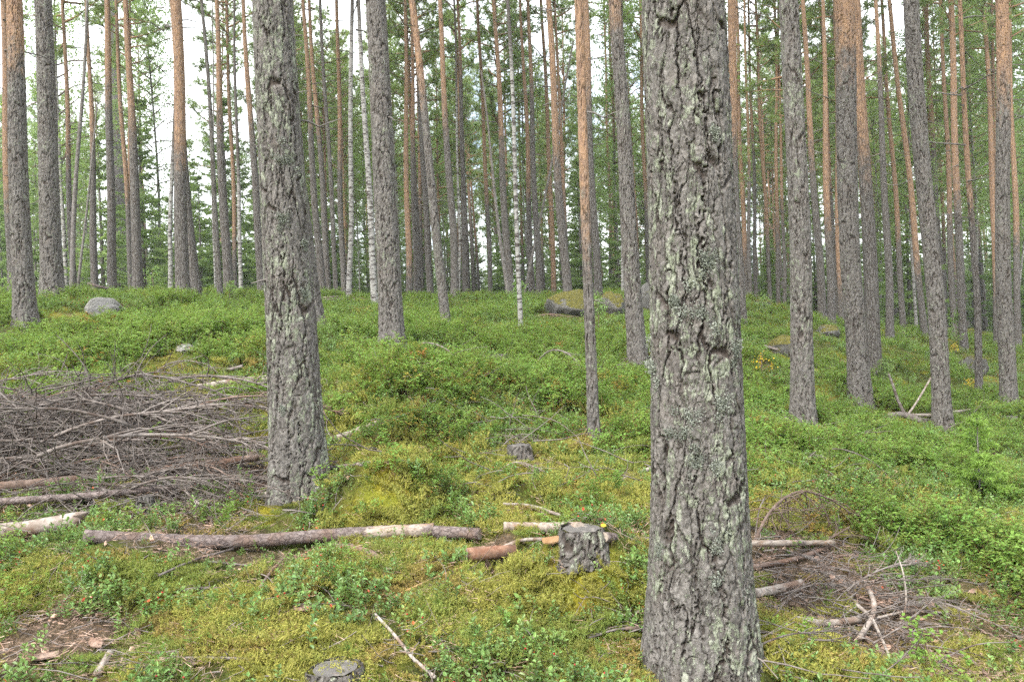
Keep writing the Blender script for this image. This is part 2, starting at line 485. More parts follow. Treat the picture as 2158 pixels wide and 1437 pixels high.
def mat_ground():
    s = NT('forest_floor')
    v = s.coord()
    n1 = s.noise(v, 30, 5, .7)
    soil = s.mix(s.ramp(n1, .35, .68), (.055, .040, .026), (.17, .125, .085))
    soil = s.mix(s.math('MULTIPLY', s.ramp(s.noise(v, 55, 3), .58, .7), .6), soil, (.28, .17, .09))
    shr = s.mix(s.ramp(s.noise(v, 16, 5, .75), .35, .65), (.030, .032, .012), (.085, .105, .022))
    shr = s.mix(s.math('MULTIPLY', s.ramp(s.noise(v, 1.6, 4), .5, .7), .5), shr, (.15, .13, .03))
    mo = s.mix(s.ramp(s.noise(v, 38, 5, .7), .32, .66), (.10, .09, .012), (.29, .26, .03))
    mo = s.mix(s.math('MULTIPLY', s.ramp(s.noise(v, 4, 4), .5, .66), .6), mo, (.17, .20, .03))
    mo = s.mix(s.math('MULTIPLY', s.ramp(s.noise(v, 6, 4, out='Fac'), .55, .68), .5), mo, (.22, .13, .03))
    c = s.mix(s.attr('moss'), shr, mo)
    c = s.mix(s.attr('litter'), c, soil)
    return s.finish(c, .95, s.bump(s.math('ADD', n1, s.noise(v, 90, 4, .7)), .9, .02), .08)
M_ground = mat_ground()

def mat_logbark():
    s = NT('log_bark')
    v = s.coord((.55, 1, 1))
    wp = s.n('VectorMath', _operation='MULTIPLY_ADD'); s.set(wp.inputs[0], s.noise(s.coord(), 28, 3, out='Color')); wp.inputs[1].default_value = (.05, .05, .05); s.set(wp.inputs[2], v)
    ed = s.ramp(s.vor(wp.outputs[0], 38), .0, .12)
    n = s.noise(s.coord(), 45, 4, .7)
    c = s.mix(s.ramp(n, .3, .7), (.105, .082, .076), (.215, .178, .168))
    c = s.mix(s.ramp(s.noise(s.coord(), 7, 3), .5, .7), c, (.15, .105, .085))
    c = s.mix(s.math('ADD', .45, s.math('MULTIPLY', ed, .55)), (.07, .05, .045), c)
    bare = s.attr('bare')
    wood = s.mix(s.ramp(s.noise(s.coord((.12, 1, 1)), 60, 4), .35, .65), (.20, .15, .115), (.36, .31, .265))
    wood = s.mix(s.math('MULTIPLY', .7, s.ramp(s.noise(s.coord((.4, 1, 1)), 16, 4, .7), .56, .68)), wood, (.28, .14, .065))
    bf = s.ramp(s.math('ADD', bare, s.math('MULTIPLY', s.math('SUBTRACT', s.noise(s.coord((.6, 1, 1)), 9, 4, .7), .5), 1.2)), .42, .58)
    c = s.mix(bf, c, wood)
    h = s.math('ADD', s.math('MULTIPLY', s.math('MULTIPLY', ed, s.math('SUBTRACT', 1.0, bf)), 1.0), s.math('MULTIPLY', n, .4))
    return s.finish(c, .85, s.bump(h, .7, .006), .2)
M_log = mat_logbark()

def mat_cut():
    s = NT('cut_wood')
    v = s.coord()
    wv = s.n('TexWave', _wave_type='RINGS', _rings_direction='Z'); s.set(wv.inputs['Vector'], v); wv.inputs['Scale'].default_value = 55
    wv.inputs['Distortion'].default_value = 3; wv.inputs['Detail'].default_value = 3
    c = s.mix(wv.outputs['Fac'], (.075, .07, .066), (.165, .155, .145))
    c = s.mix(s.ramp(s.noise(v, 18, 4, .6), .5, .66), c, (.22, .20, .18))
    return s.finish(c, .9, s.bump(s.noise(v, 70, 4), .6, .004), .1)
M_cut = mat_cut()
M_cutlog = simple('log_end_grain', [(.22, .18, .15), (.36, .31, .26), (.16, .12, .10)], 35, 4, bumpd=.003)

# ------------------------------------------------------------------ the ground sheet
th_front = np.linspace(-40, 40, 420)
th_rest = np.linspace(40, 320, 90)[1:-1]
th = np.radians(np.concatenate([th_front, th_rest]))
rr = np.concatenate([[.0, .6, 1.2], np.exp(np.linspace(math.log(1.7), math.log(45), 430)), np.exp(np.linspace(math.log(48), math.log(900), 22))])
TT, RR = np.meshgrid(th, rr)
gx = RR * np.sin(TT); gy = RR * np.cos(TT)
gz = G(gx, gy)
gV = np.stack([gx, gy, gz], -1).reshape(-1, 3)
nr, nt = RR.shape
i = np.arange(nr - 1)[:, None] * nt; j = np.arange(nt)[None]; k = (j + 1) % nt
gQ = np.stack([i + j, i + k, i + nt + k, i + nt + j], -1).reshape(-1, 4)[:, ::-1]
mb = MB(); mb.add(gV, gQ)
ground = link('forest_ground', mb.mesh('forest_ground', M_ground, True, {'moss': moss_f(gV[:, 0], gV[:, 1]), 'litter': lit_f(gV[:, 0], gV[:, 1])}))
ground['kind'] = 'structure'
ground['label'] = 'uneven mossy forest floor rising to a low ridge'

# ------------------------------------------------------------------ trees
def voro(u, z, n, ch, cw, s):
    cu = u / cw; cz = z / ch
    iu = np.floor(cu); iz = np.floor(cz)
    f1 = np.full(u.shape, 9.); f2 = np.full(u.shape, 9.); cid = np.zeros(u.shape)
    for a in (-1, 0, 1):
        for b in (-1, 0, 1):
            ku = np.mod(iu + a, n); kz = iz + b
            jx = hsh(ku, kz, s) * .9 + .05; jz = hsh(ku, kz, s + 5) * .9 + .05
            d = np.hypot(iu + a + jx - cu, iz + b + jz - cz)
            h = hsh(ku, kz, s + 9)
            m = d < f1
            f2 = np.where(m, f1, np.minimum(f2, d)); cid = np.where(m, h, cid); f1 = np.where(m, d, f1)
    return f2 - f1, cid

def trunk_mesh(name, axis, rad, zs, sides, mat, seed, detail, lich, orange_z, obands=1.6, flare=.35, depth=.018):
    """axis(z)->(x,y), rad(z); zs row heights; detail 0 smooth, 1 sculpted bark plates"""
    zs = np.asarray(zs, float); n = len(zs)
    th = np.arange(sides) * 2 * PI / sides
    Z, T = np.meshgrid(zs, th, indexing='ij')
    r0 = rad(np.array([.4]))[0]; circ = 2 * PI * r0
    ax, ay = axis(zs)
    R = np.repeat(rad(zs)[:, None], sides, 1)
    lob = .5 + .5 * np.cos(T * 4 + seed) * .6 + .5 * np.cos(T * 3 - seed * 2.1) * .5
    fz = np.maximum(Z, -.1)
    R = R * (1 + flare * lob * np.exp(-fz / (.55 * 2 * r0 + .05)) + .12 * np.exp(-fz / .5))
    R = R * (1 + (fbm(np.cos(T) * 1.5 + seed, Z * 1.3 + np.sin(T) * 1.5, seed, 2) - .5) * .10)
    fur = np.zeros(R.shape); cid = np.full(R.shape, .5)
    if detail:
        u = T / (2 * PI) * circ
        # periodic warp
        cx, sx_ = np.cos(T) * r0, np.sin(T) * r0
        wu = (fbm(cx * 16 + seed, Z * 7 + sx_ * 16, seed + 1, 3) - .5) * .058
        wu = wu + (fbm(cx * 75 + seed, Z * 55 + sx_ * 75, seed + 11, 2) - .5) * .016
        wz = (fbm(cx * 12 - seed, Z * 6 - sx_ * 12, seed + 2, 2) - .5) * .06
        nc = max(7, round(circ / (.050 if r0 > .12 else .036))); cw = circ / nc
        e, cid = voro(u + wu, Z + wz, nc, .42, cw, seed)
        wid = .05 + .10 * n2(cx * 20 + seed, Z * 5 + sx_ * 20, seed + 7)
        fade = sm(.12, .36, n2(cx * 14 - seed, Z * 4 + sx_ * 14, seed + 8))
        fur = (1 - sm(.0, 1.0, e / wid)) * (.25 + .75 * fade)
        nc0 = max(5, round(circ / (.082 if r0 > .12 else .055))); e0, cid0 = voro(u + wu * 1.5, Z + wz * 1.6, nc0, .62, circ / nc0, seed + 17)
        wid0 = .05 + .05 * n2(cx * 12 + seed, Z * 4 + sx_ * 12, seed + 18)
        fur0 = (1 - sm(.1, 1.0, e0 / wid0)) * (.45 + .55 * fade)
        fur = np.maximum(fur0, fur * .6); cid = .5 * cid + .5 * cid0
        nc2 = max(12, round(circ / .021)); cw2 = circ / nc2
        e2, cid2 = voro(u + wu * .8, Z + wz * .7, nc2, .062, cw2, seed + 3)
        nc3 = max(20, round(circ / .010)); cw3 = circ / nc3
        e3, cid3 = voro(u + wu * .5, Z + wz * .4, nc3, .017, cw3, seed + 6)
        cr2 = (1 - sm(.0, .16, e2)) * sm(.4, .6, n2(cx * 30, Z * 16 + sx_ * 30, seed + 5))
        rough = fbm(cx * 45 + seed, Z * 30 + sx_ * 45, seed + 4, 3) - .5
        ridge = fbm(cx * 22 + seed, Z * 4.5 + sx_ * 22, seed + 14, 3) - .5
        R = R - depth * 1.1 * fur + (cid - .5) * depth * .25 + (cid2 - .5) * depth * .28 + (cid3 - .5) * depth * .32 - cr2 * depth * .22 + rough * depth * .28 + ridge * depth * .25
        fur = np.clip(fur + cr2 * .45, 0, 1)
    X = ax[:, None] + R * np.cos(T); Y = ay[:, None] + R * np.sin(T)
    V = np.stack([X, Y, Z], -1).reshape(-1, 3)
    i = np.arange(n - 1)[:, None] * sides; j = np.arange(sides)[None]; k = (j + 1) % sides
    Q = np.stack([i + j, i + k, i + sides + k, i + sides + j], -1).reshape(-1, 4)
    mb = MB(); mb.add(V, Q)
    org = np.zeros(V.shape[0]) if orange_z is None else np.clip((V[:, 2] - orange_z) / obands + .5, 0, 1)
    return mb.mesh(name, mat, True, {'furrow': fur.ravel(), 'hires': np.full(len(V), 1. if detail else 0.), 'orange': org, 'lich': np.full(len(V), lich), 'plate': cid.ravel()})

def blades(C, D, L, wd, n, spread, rg, jit=.35):
    """n thin needle-bundle triangles round each centre C, pointing about D"""
    m = len(C)
    C = np.repeat(C, n, 0); D = np.repeat(D, n, 0)
    d = D + rg.normal(0, spread, (m * n, 3)); d /= np.linalg.norm(d, axis=1)[:, None] + 1e-9
    s = np.cross(d, rg.normal(0, 1, (m * n, 3))); s /= np.linalg.norm(s, axis=1)[:, None] + 1e-9
    l = L * rg.uniform(.6, 1.15, (m * n, 1)); w = wd * rg.uniform(.7, 1.3, (m * n, 1))
    o = C + rg.normal(0, 1, (m * n, 3)) * L * jit * .3
    V = np.stack([o - s * w * .5, o + s * w * .5, o + d * l], 1).reshape(-1, 3)
    return V, np.arange(m * n * 3).reshape(-1, 3)

def unit(v):
    return v / (np.linalg.norm(v) + 1e-9)

def pine_crown(seed, L=8.0, R=2.1, nb=46, dense=1.0, dead=15):
    rg = np.random.default_rng(seed)
    limbs = MB(); needles = MB()
    C = []; D = []
    for b in range(nb):
        z = L * ((b + .5) / nb) ** .85 * .97
        az = b * 2.399 + rg.uniform(-.6, .6)
        ln = R * (1 - (z / L) ** 1.6 * .8) * rg.uniform(.5, 1.15) * (.65 if z < .12 * L else 1)
        el = rg.uniform(-.05, .45) + .5 * (z / L)
        d = np.array([math.cos(az) * math.cos(el), math.sin(az) * math.cos(el), math.sin(el)])
        k = 6; pts = [np.array([0, 0, z])]
        dd = d.copy()
        for q in range(k):
            dd = unit(dd + rg.normal(0, .14, 3) + np.array([0, 0, .04])); pts.append(pts[-1] + dd * ln / k)
        pts = np.array(pts)
        tube(limbs, pts, np.linspace(.045, .010, k + 1) * (.5 + ln / R * .5), 4, 0, False)
        nt = max(5, int(17 * ln / R * dense))
        for q in range(nt):
            t = rg.uniform(.3, 1.0); f = t * k; i0 = min(int(f), k - 1); p = pts[i0] + (pts[i0 + 1] - pts[i0]) * (f - i0)
            sd = unit(d * .6 + rg.normal(0, .6, 3) + np.array([0, 0, .15]))
            tl = rg.uniform(.18, .5) * (1.25 - .5 * t)
            e = p + sd * tl
            if q % 2 == 0: tube(limbs, np.array([p, e]), [.008, .005], 3, 0, False)
            for w in (.3, .55, .8, 1.0):
                C.append(p + sd * tl * w + rg.normal(0, .04, 3)); D.append(unit(sd + np.array([0, 0, .35])))
    V, T = blades(np.array(C), np.array(D), .18, .024, 10, .8, rg)
    needles.add(V, None, T)
    for b in range(dead):
        z = -rg.uniform(.2, 6.5); az = rg.uniform(0, 2 * PI); ln = rg.uniform(.2, 1.3)
        d = np.array([math.cos(az), math.sin(az), rg.uniform(-.3, .25)])
        pts = [np.array([0, 0, z])]
        for q in range(4):
            d = unit(d + rg.normal(0, .16, 3)); pts.append(pts[-1] + d * ln / 4)
        tube(limbs, np.array(pts), np.linspace(.018, .005, 5), 4, 1, False)
    return limbs.mesh('pine_limbs', [M_limb, M_deadlimb]), needles.mesh('pine_crown', M_needle, False)

def spruce_parts(seed, Ht=7.0, R=1.5, mat=None, nbr=None, blade=.15, wd=.05, per=3):
    rg = np.random.default_rng(seed)
    wood = MB(); nd = MB()
    tube(wood, np.array([[0, 0, -.2], [0, 0, Ht * .5], [0, 0, Ht]]), [Ht * .0105 + .002, Ht * .006 + .002, .002], 6)
    C = []; D = []
    nbr = nbr or int(Ht * 17)
    for b in range(nbr):
        z = Ht * (.03 + .95 * rg.uniform(0, 1)); az = rg.uniform(0, 2 * PI)
        ln = (R * (1 - z / Ht) ** .75 + .04 * Ht * .3) * rg.uniform(.45, 1.12)
        el = -.25 + .85 * z / Ht + rg.normal(0, .12)
        d = np.array([math.cos(az) * math.cos(el), math.sin(az) * math.cos(el), math.sin(el)])
        p0 = np.array([0, 0, z]); side = np.array([-math.sin(az), math.cos(az), 0])
        tube(wood, np.array([p0, p0 + d * ln]), [Ht * .0016, Ht * .0005], 3, 0, False)
        nseg = max(3, int(ln / (blade * .8)))
        for q in range(nseg):
            t = (q + rg.uniform(.2, 1)) / nseg
            if t < .12: continue
            p = p0 + d * ln * t + np.array([0, 0, -.12 * t * (1 - t) * ln])
            C.append(p); D.append(d)
            for sg in (-1, 1):
                tw = (1 - t) * ln * .40 + blade * .4
                dd = unit(d * .8 + side * sg * .9 + np.array([0, 0, -.15]) + rg.normal(0, .15, 3))
                for u in np.arange(blade * .3, tw, blade * .75):
                    C.append(p + dd * u); D.append(dd)
    V, T = blades(np.array(C), np.array(D), blade, wd, per, .5, rg)
    nd.add(V, None, T)
    return wood.mesh('spruce_trunk', M_deadlimb), nd.mesh('spruce_crown', mat or M_spruce, False)

def leaf_quads(C, size, rg, up=.3):
    n = len(C)
    a = rg.normal(0, 1, (n, 3)); a /= np.linalg.norm(a, axis=1)[:, None]
    nn = rg.normal(0, 1, (n, 3)) + np.array([0, 0, up * 3]); b = np.cross(nn, a); b /= np.linalg.norm(b, axis=1)[:, None] + 1e-9
    s = size * rg.uniform(.6, 1.2, (n, 1))
    V = np.stack([C - a * s * .5, C + b * s * .33, C + a * s * .5, C - b * s * .33], 1).reshape(-1, 3)
    return V, np.arange(n * 4).reshape(-1, 4)

def birch_crown(seed, L=9.5, R=2.1, nb=44, leaf=.085, per=62, droop=.10):
    rg = np.random.default_rng(seed)
    limbs = MB(); lv = MB(); C = []
    for b in range(nb):
        z = L * (b + .5) / nb; az = b * 2.4 + rg.uniform(-.5, .5)
        ln = R * math.sin(PI * min(.95, .18 + .75 * z / L)) * rg.uniform(.6, 1.15)
        el = rg.uniform(.3, .9); d = np.array([math.cos(az) * math.cos(el), math.sin(az) * math.cos(el), math.sin(el)])
        pts = [np.array([0, 0, z])]
        for q in range(5):
            d = unit(d + rg.normal(0, .15, 3) - np.array([0, 0, droop])); pts.append(pts[-1] + d * ln / 5)
        pts = np.array(pts)
        tube(limbs, pts, np.linspace(.03, .005, 6), 4, 0, False)
        for q in range(per):
            t = rg.uniform(.25, 1) * 5; i0 = min(int(t), 4); p = pts[i0] + (pts[i0 + 1] - pts[i0]) * (t - i0)
            o = rg.normal(0, .22, 3); C += [p + o + rg.normal(0, .07, 3) for _ in range(4)]
    V, Q = leaf_quads(np.array(C), leaf, rg); lv.add(V, Q)
    return limbs.mesh('birch_limbs', M_redwood), lv.mesh('birch_crown', M_bleaf, False)

PINE_CR = [pine_crown(100 + q, L=7.8 + q * .3, R=2.2 + .2 * (q % 3), nb=44 + 3 * q) for q in range(5)]
THIN_CR = [pine_crown(180 + q, L=7.8, R=2.0, nb=26, dense=.5) for q in range(2)]
LOW_CR = [pine_crown(140 + q, L=11.5, R=2.0, nb=72, dense=.95) for q in range(3)]
BIRCH_CR = [birch_crown(160 + q) for q in range(2)]

def stub_mesh(seed, ln=.35):
    rg = np.random.default_rng(seed); mb = MB()
    d = np.array([1, 0, rg.uniform(-.1, .5)]); pts = [np.array([-.03, 0, 0.])]
    for q in range(4):
        d = unit(d + rg.normal(0, .22, 3)); pts.append(pts[-1] + d * ln / 4)
    tube(mb, np.array(pts), np.linspace(.012, .004, 5), 5)
    if seed % 2:
        tube(mb, np.array([pts[2], pts[2] + unit(d + np.array([.2, .9, -.3])) * ln * .45]), [.006, .003], 4)
    return mb.mesh('branch_stub', M_deadlimb)
STUBS = [stub_mesh(s, l) for s, l in ((1, .30), (2, .16), (3, .42), (4, .10), (6, .22))]

TREES = {}
KEEP_OFF = []
def tree(kind, xb, yb, wb, xt, wt, dia, oy, label, name=None, stubs=0, lich=.4, Ht=None, crown=True, ytop=0, group=None, key=None, flare=.32, lowcrown=False):
    """(xb,yb) the foot and (xt,ytop) a higher point of the trunk in the photograph; wb, wt its widths there"""
    if dia is None:
        b = hit(xb, yb); b = b * (1 + .45 * wb / F); b[2] = g1(b[0], b[1])
    else:
        b = at(xb, yb, dia * F / wb); b[2] = g1(b[0], b[1])
    dep = b[1]
    t = at(xt, ytop, dep)
    z1 = t[2] - b[2]; lean = (t[0] - b[0]) / z1
    r0 = wb * dep / F / 2; r1 = wt * dep / F / 2
    if kind == 'birch': r0 *= .88; r1 *= .88
    sd = (abs(xb * 13.7 + yb * 3.1) % 97)
    Ht = Ht or (17.5 + (sd % 5))
    dy = ((sd * 7 % 11) / 11 - .5) * .04
    amp = .012 * min(1, dep / 12)
    def axis(z):
        wob = amp * np.sin(z * .9 + sd) * np.clip(z, 0, 2) + amp * 1.3 * np.sin(z * .43 + 2 * sd) * np.clip(z, 0, 2)
        return lean * z + wob, dy * z
    def rad(z):
        z = np.asarray(z, float)
        top = np.maximum(Ht, z1 + 1)
        return np.where(z < z1, r0 + (r1 - r0) * z / z1, np.maximum(r1 + (.025 - r1) * (z - z1) / (top - z1), .02)).clip(.008)
    zt = (t[2] - b[2]) * 1.08
    if dep < 4: sides, step, det, dpt = 340, .0050, 1, .0125
    elif dep < 7 and r0 > .1: sides, step, det, dpt = 176, .009, 1, .0125
    elif dep < 15 and r0 > .09: sides, step, det, dpt = 96, .020, 1, .016
    elif dep < 15: sides, step, det, dpt = 36, .03, 1, .007
    else: sides, step, det, dpt = 16, .3, 0, .01
    if kind != 'pine': det = 0; sides = min(sides, 24); step = max(step, .12)
    zs = np.concatenate([np.arange(-.18, zt, step), np.linspace(zt, Ht, 14)])
    oz = None
    if oy is not None:
        oz = at(0, oy, dep)[2] - b[2] if kind == 'pine' else at(0, oy, dep)[2] - b[2]
        oz = (at(.5 * (xb + xt), oy, dep)[2]) - b[2]
    mat = {'pine': M_pine, 'birch': M_birch, 'dead': M_deadlimb}[kind]
    nm = name or {'pine': 'pine_tree', 'birch': 'birch_tree', 'dead': 'dead_tree'}[kind]
    root = thing(nm, b, label, 'tree', group)
    me = trunk_mesh('trunk', axis, rad, zs, sides, mat, sd % 31, det, lich, oz, obands=max(1.2, min(z1, 9) * .28), flare=flare if kind == 'pine' else .15, depth=dpt)
    tr = link('trunk', me, root)
    if crown:
        if kind == 'pine':
            L, N = (LOW_CR if lowcrown else (THIN_CR if dep < 26 else PINE_CR))[int(sd) % (2 if (lowcrown or dep < 26) else 5)]; cl = 11.3 if lowcrown else 7.6
        else:
            L, N = BIRCH_CR[int(sd) % 2]; cl = 9.5
        zc = max(Ht - cl, 2.0)
        ax, ay = axis(np.array([zc]))
        for nm2, m2 in (('limbs', L), ('crown', N)):
            o = link(nm2, m2, root, (float(ax[0]), float(ay[0]), zc)); o.rotation_euler = (0, lean, sd)
            o.scale = (1 + .1 * math.sin(sd),) * 3
    if dep < 17: KEEP_OFF.append((np.array([[b[0] - .02, b[1] - r0 * .8], [b[0] + .02, b[1] - r0 * .8]]), r0 * 1.1 + .04))
    rs = random.Random(int(sd * 10))
    if kind == 'pine' and dep > 13: stubs += 3
    for q in range(stubs):
        z = rs.uniform(.25, 1.0) * zt; a = rs.choice([rs.uniform(-.9, .5), rs.uniform(2.6, 4.0)])
        ax, ay = axis(np.array([z])); rq = float(rad(np.array([z]))[0])
        o = link('branch_stub', STUBS[rs.randrange(5)], tr, (float(ax[0]) + rq * math.cos(a) * .95, float(ay[0]) + rq * math.sin(a) * .95, z))
        o.rotation_euler = (0, rs.uniform(-.4, .2), a); o.scale = (rs.uniform(.4, .8),) * 3
    TREES[key or label] = (tr, axis, rad, b, lean)
    return root

T_ = tree
# --- near and middle trunks, measured in the photograph
T_('pine',1482,1440,196,1441,171,None,None,'largest pine trunk, nearest the camera, thick furrowed grey bark with pale lichen', lich=.95, key='T1', flare=.22)
T_('pine',630,1052,112,588,82,None,None,'second largest pine trunk, greenish lichen crust, standing beside the brush pile', lich=.95, key='T2', stubs=4, flare=.34)
T_('pine',652,696,60,560,48,None,None,'leaning grey pine trunk hidden mostly behind the lichen-crusted trunk by the brush pile', lich=.3, flare=.7, stubs=2)
T_('pine',828,745,50,789,42,None,None,'grey pine with dead side branches standing just right of two white birches', lich=.5, key='T3', stubs=9)
T_('pine',1345,768,38,1295,25,None,40,'straight grey pine standing left of the largest trunk, behind the thin scaly pine', lich=.45, stubs=3)
T_('pine',1252,922,24,1214,18,None,480,'thin scaly pine with orange upper bark rising from the bilberry slope', lich=.5, key='T5', stubs=2)
T_('pine',1693,903,46,1656,38,None,-250,'grey pine with lichen base, first big trunk right of the largest trunk', lich=.7, stubs=3)
T_('pine',1812,852,41,1773,40,None,120,'thick pine turning red-brown above, touching a bright orange pine behind it', lich=.4, stubs=2)
T_('pine',1846,805,28,1804,22,None,330,'bright orange pine half hidden behind a thicker red-brown pine', lich=.2, stubs=3)
T_('pine',1987,908,35,1924,30,None,-300,'dark grey leaning pine behind the forked dead root wood', lich=.5, stubs=2)
T_('pine',2127,868,32,2103,24,None,200,'rightmost large pine, reddish upper bark, dead stick lying at its foot', lich=.45, stubs=2)
T_('pine',2064,837,15,2018,8,None,430,'slim pine with a dark knobby swelling high on its trunk', name='pine_tree', lich=.2, stubs=2)
T_('pine',54,690,42,17,30,None,120,'leftmost large pine, bark torn open at its foot', lich=.5, stubs=2)
T_('pine',112,633,42,87,33,None,-200,'thick grey pine beside the pale boulder, second big trunk from the left', lich=.5, stubs=6)
T_('pine',261,624,30,232,22,None,-150,'grey pine close behind the pale boulder', lich=.4, stubs=4)
T_('pine',237,625,19,222,11,.27,200,'orange-topped pine tucked behind the grey pine near the pale boulder', lich=.2)
T_('pine',291,615,22,268,10,.26,260,'red-brown pine just right of the grey pine near the pale boulder', lich=.2, stubs=2)
T_('pine',277,612,12,250,6,.22,420,'slender orange pine glimpsed between two trunks right of the pale boulder', lich=.1)
T_('pine',385,615,28,365,20,.30,330,'orange-brown front pine of the paired trunks on the ridge', lich=.3, stubs=4)
T_('pine',411,616,25,362,14,.29,250,'rear leaning pine of the paired trunks on the ridge', lich=.3, flare=.5)
T_('pine',24,605,18,4,12,.26,420,'orange pine at the left edge behind the leftmost large pine', lich=.1)
T_('pine',157,614,13,135,6,.20,330,'slim red pine with live foliage low down, left of the leaning dead pole', lich=.1, lowcrown=True)
T_('dead',149,612,11,186,5,.15,None,'grey dead pole leaning right across a slim red pine', crown=False, Ht=8.5, stubs=2)
T_('dead',160,604,6,200,3,.08,None,'thin whitish dead pole leaning beside the grey dead pole', crown=False, Ht=5.5, ytop=250)
T_('pine',200,612,16,180,6,.24,300,'pink-orange slim pine right of the leaning dead poles', lich=.1, stubs=2)
T_('birch',358,608,11,372,6,.16,330,'dark-stained birch at the foot of the paired trunks', lich=0)
T_('pine',465,637,12,428,6,None,-200,'slim dark leaning pine on the ridge left of the white birch stem', lich=.6, stubs=2)
T_('pine',482,621,21,451,8,.26,250,'orange-topped pine on the ridge, right of a slim dark leaning pine', lich=.2, stubs=3)
T_('birch',453,622,5,451,3,.08,-100,'hair-thin white birch stem on the ridge')
T_('pine',496,612,10,475,6,.20,520,'slender orange pine with low green foliage beside the short birch', lich=.1, lowcrown=True)
T_('birch',508,618,10,492,5,.14,380,'white birch on the ridge between two orange-topped pines')
T_('pine',553,617,19,512,7,.25,250,'orange pine left of the lichen-crusted trunk by the brush pile', lich=.2, stubs=3)
T_('pine',680,612,17,640,7,.25,240,'left pine of two slim orange pines right of the lichen-crusted trunk', lich=.2)
T_('pine',692,612,15,655,6,.24,270,'right pine of two slim orange pines right of the lichen-crusted trunk', lich=.2)
T_('pine',709,637,10,677,6,.14,-200,'thin dark knotty pine left of the two white birches', lich=.5, stubs=6)
T_('pine',725,622,13,706,7,.22,330,'slim orange pine directly left of the two white birches', lich=.2)
T_('birch',735,642,13,744,9,.17,60,'left birch of the pair of white birches')
T_('birch',790,638,17,752,9,.21,60,'right birch of the pair of white birches, leaning left')
T_('pine',862,615,14,853,6,.22,560,'orange pine directly right of the grey pine with dead side branches', lich=.1)
T_('pine',878,617,15,866,5,.24,300,'grey-stemmed slim pine behind the forking saplings, right of an orange pine', lich=.2)
T_('pine',943,712,21,864,13,None,200,'strongly leaning pine with orange top on the open green slope', lich=.4, stubs=1)
T_('pine',908,617,14,872,8,.24,120,'grey pine running parallel behind the strongly leaning pine', lich=.2)
T_('pine',960,645,17,928,9,.22,250,'knotty orange pine right of the strongly leaning pine', lich=.2, stubs=4)
T_('birch',967,622,6,960,4,.10,200,'thin pale birch right of the knotty orange pine')
T_('pine',982,614,14,964,5,.24,150,'grey pine standing right of the thin pale birch', lich=.2)
T_('pine',1033,620,10,1008,6,.19,420,'slim straight orange pine left of the dead grey snag', lich=.1)
T_('dead',1072,613,9,1030,4,.13,None,'bare grey dead snag leaning against the slope centre', crown=False, Ht=7, ytop=300)
T_('pine',1077,622,17,1039,7,.26,300,'orange pine directly behind the foreground birch', lich=.2, stubs=2)
T_('birch',1099,722,12,1066,8,None,120,'foreground birch on the green slope with dark upper stem')
T_('pine',1122,614,13,1097,5,.22,400,'knotty orange pine right of the foreground birch', lich=.1, stubs=4)
T_('pine',1137,622,15,1113,6,.25,180,'grey pine behind the long leaning dead pole', lich=.2)
T_('dead',1102,625,6,1199,4,.10,None,'long thin dark pole leaning steeply to the right', crown=False, Ht=9, ytop=150)
T_('pine',1167,606,11,1143,6,.21,620,'pine that is orange down to its foot, left of the mossy boulder', lich=0, stubs=2)
T_('pine',1199,640,20,1152,11,.24,330,'pine growing in front of the large mossy boulder', lich=.2)
T_('pine',1262,650,17,1234,12,.22,200,'orange-topped pine touching the thin scaly pine from behind', lich=.3, stubs=2)
T_('birch',1313,640,7,1309,5,.12,400,'white birch stem by the smaller mossy boulder')
T_('pine',1286,602,7,1275,4,.17,520,'thin orange pine behind the boulders', lich=0)
T_('pine',1299,604,8,1285,5,.18,300,'thin grey pine behind the boulders', lich=.1)
T_('pine',1366,600,10,1348,6,.2,420,'orange pine peeping out left of the largest trunk', lich=0)
T_('pine',1562,690,21,1543,17,None,300,'orange pine with grey foot directly right of the largest trunk', lich=.2, stubs=5)
T_('pine',1573,622,11,1552,6,.21,540,'bright orange pine behind the grey-footed one right of the largest trunk', lich=0)
T_('pine',1582,623,9,1568,4,.17,360,'leftmost grey-footed pine of the thin row on the right knoll', lich=.1)
T_('pine',1593,620,9,1579,4,.18,300,'second grey-footed pine of the thin row on the right knoll', lich=.1)
T_('pine',1623,630,9,1590,5,.18,500,'orange leaning pine of the thin row on the right knoll', lich=0)
T_('pine',1640,632,9,1628,5,.18,480,'orange upright pine of the thin row on the right knoll', lich=0)
T_('pine',1652,630,8,1638,4,.16,440,'last thin orange pine on the right knoll, touching a big grey trunk', lich=0)
T_('pine',1732,648,17,1693,8,.25,330,'slim leaning pine just right of the first big trunk right of the largest', lich=.2)
T_('pine',1752,693,17,1737,7,.24,480,'grey-footed pine between the lichen-based pine and the thick red-brown pine', lich=.2)
T_('pine',1765,660,10,1725,5,.2,400,'thin orange pine hidden behind a grey-footed pine', lich=.1)
T_('pine',1773,667,13,1753,6,.22,600,'slender orange pine left of the thick red-brown pine', lich=0)
T_('pine',1876,723,17,1843,7,.25,150,'grey pine with pale broken strip at its foot', lich=.2, stubs=6)
T_('pine',1904,692,12,1864,6,.22,500,'slim orange pine left of a leaning bright orange pine', lich=.1, stubs=4)
T_('pine',1949,697,14,1878,8,.24,560,'leaning bright orange pine left of the dark grey leaning pine', lich=0, stubs=2)
T_('pine',1990,715,12,1947,8,.24,300,'pale orange pine behind the dark grey leaning pine', lich=.1)
T_('pine',2012,700,13,1979,6,.23,450,'shaded pine at the left of two orange trunks near the birch sapling', lich=.1)
T_('pine',2030,692,16,1993,11,.25,420,'knotty bright orange pine left of the pine with the knobby swelling', lich=0, stubs=5)
T_('pine',2103,733,14,2078,7,.24,600,'orange pine far behind the rightmost large pine', lich=0)
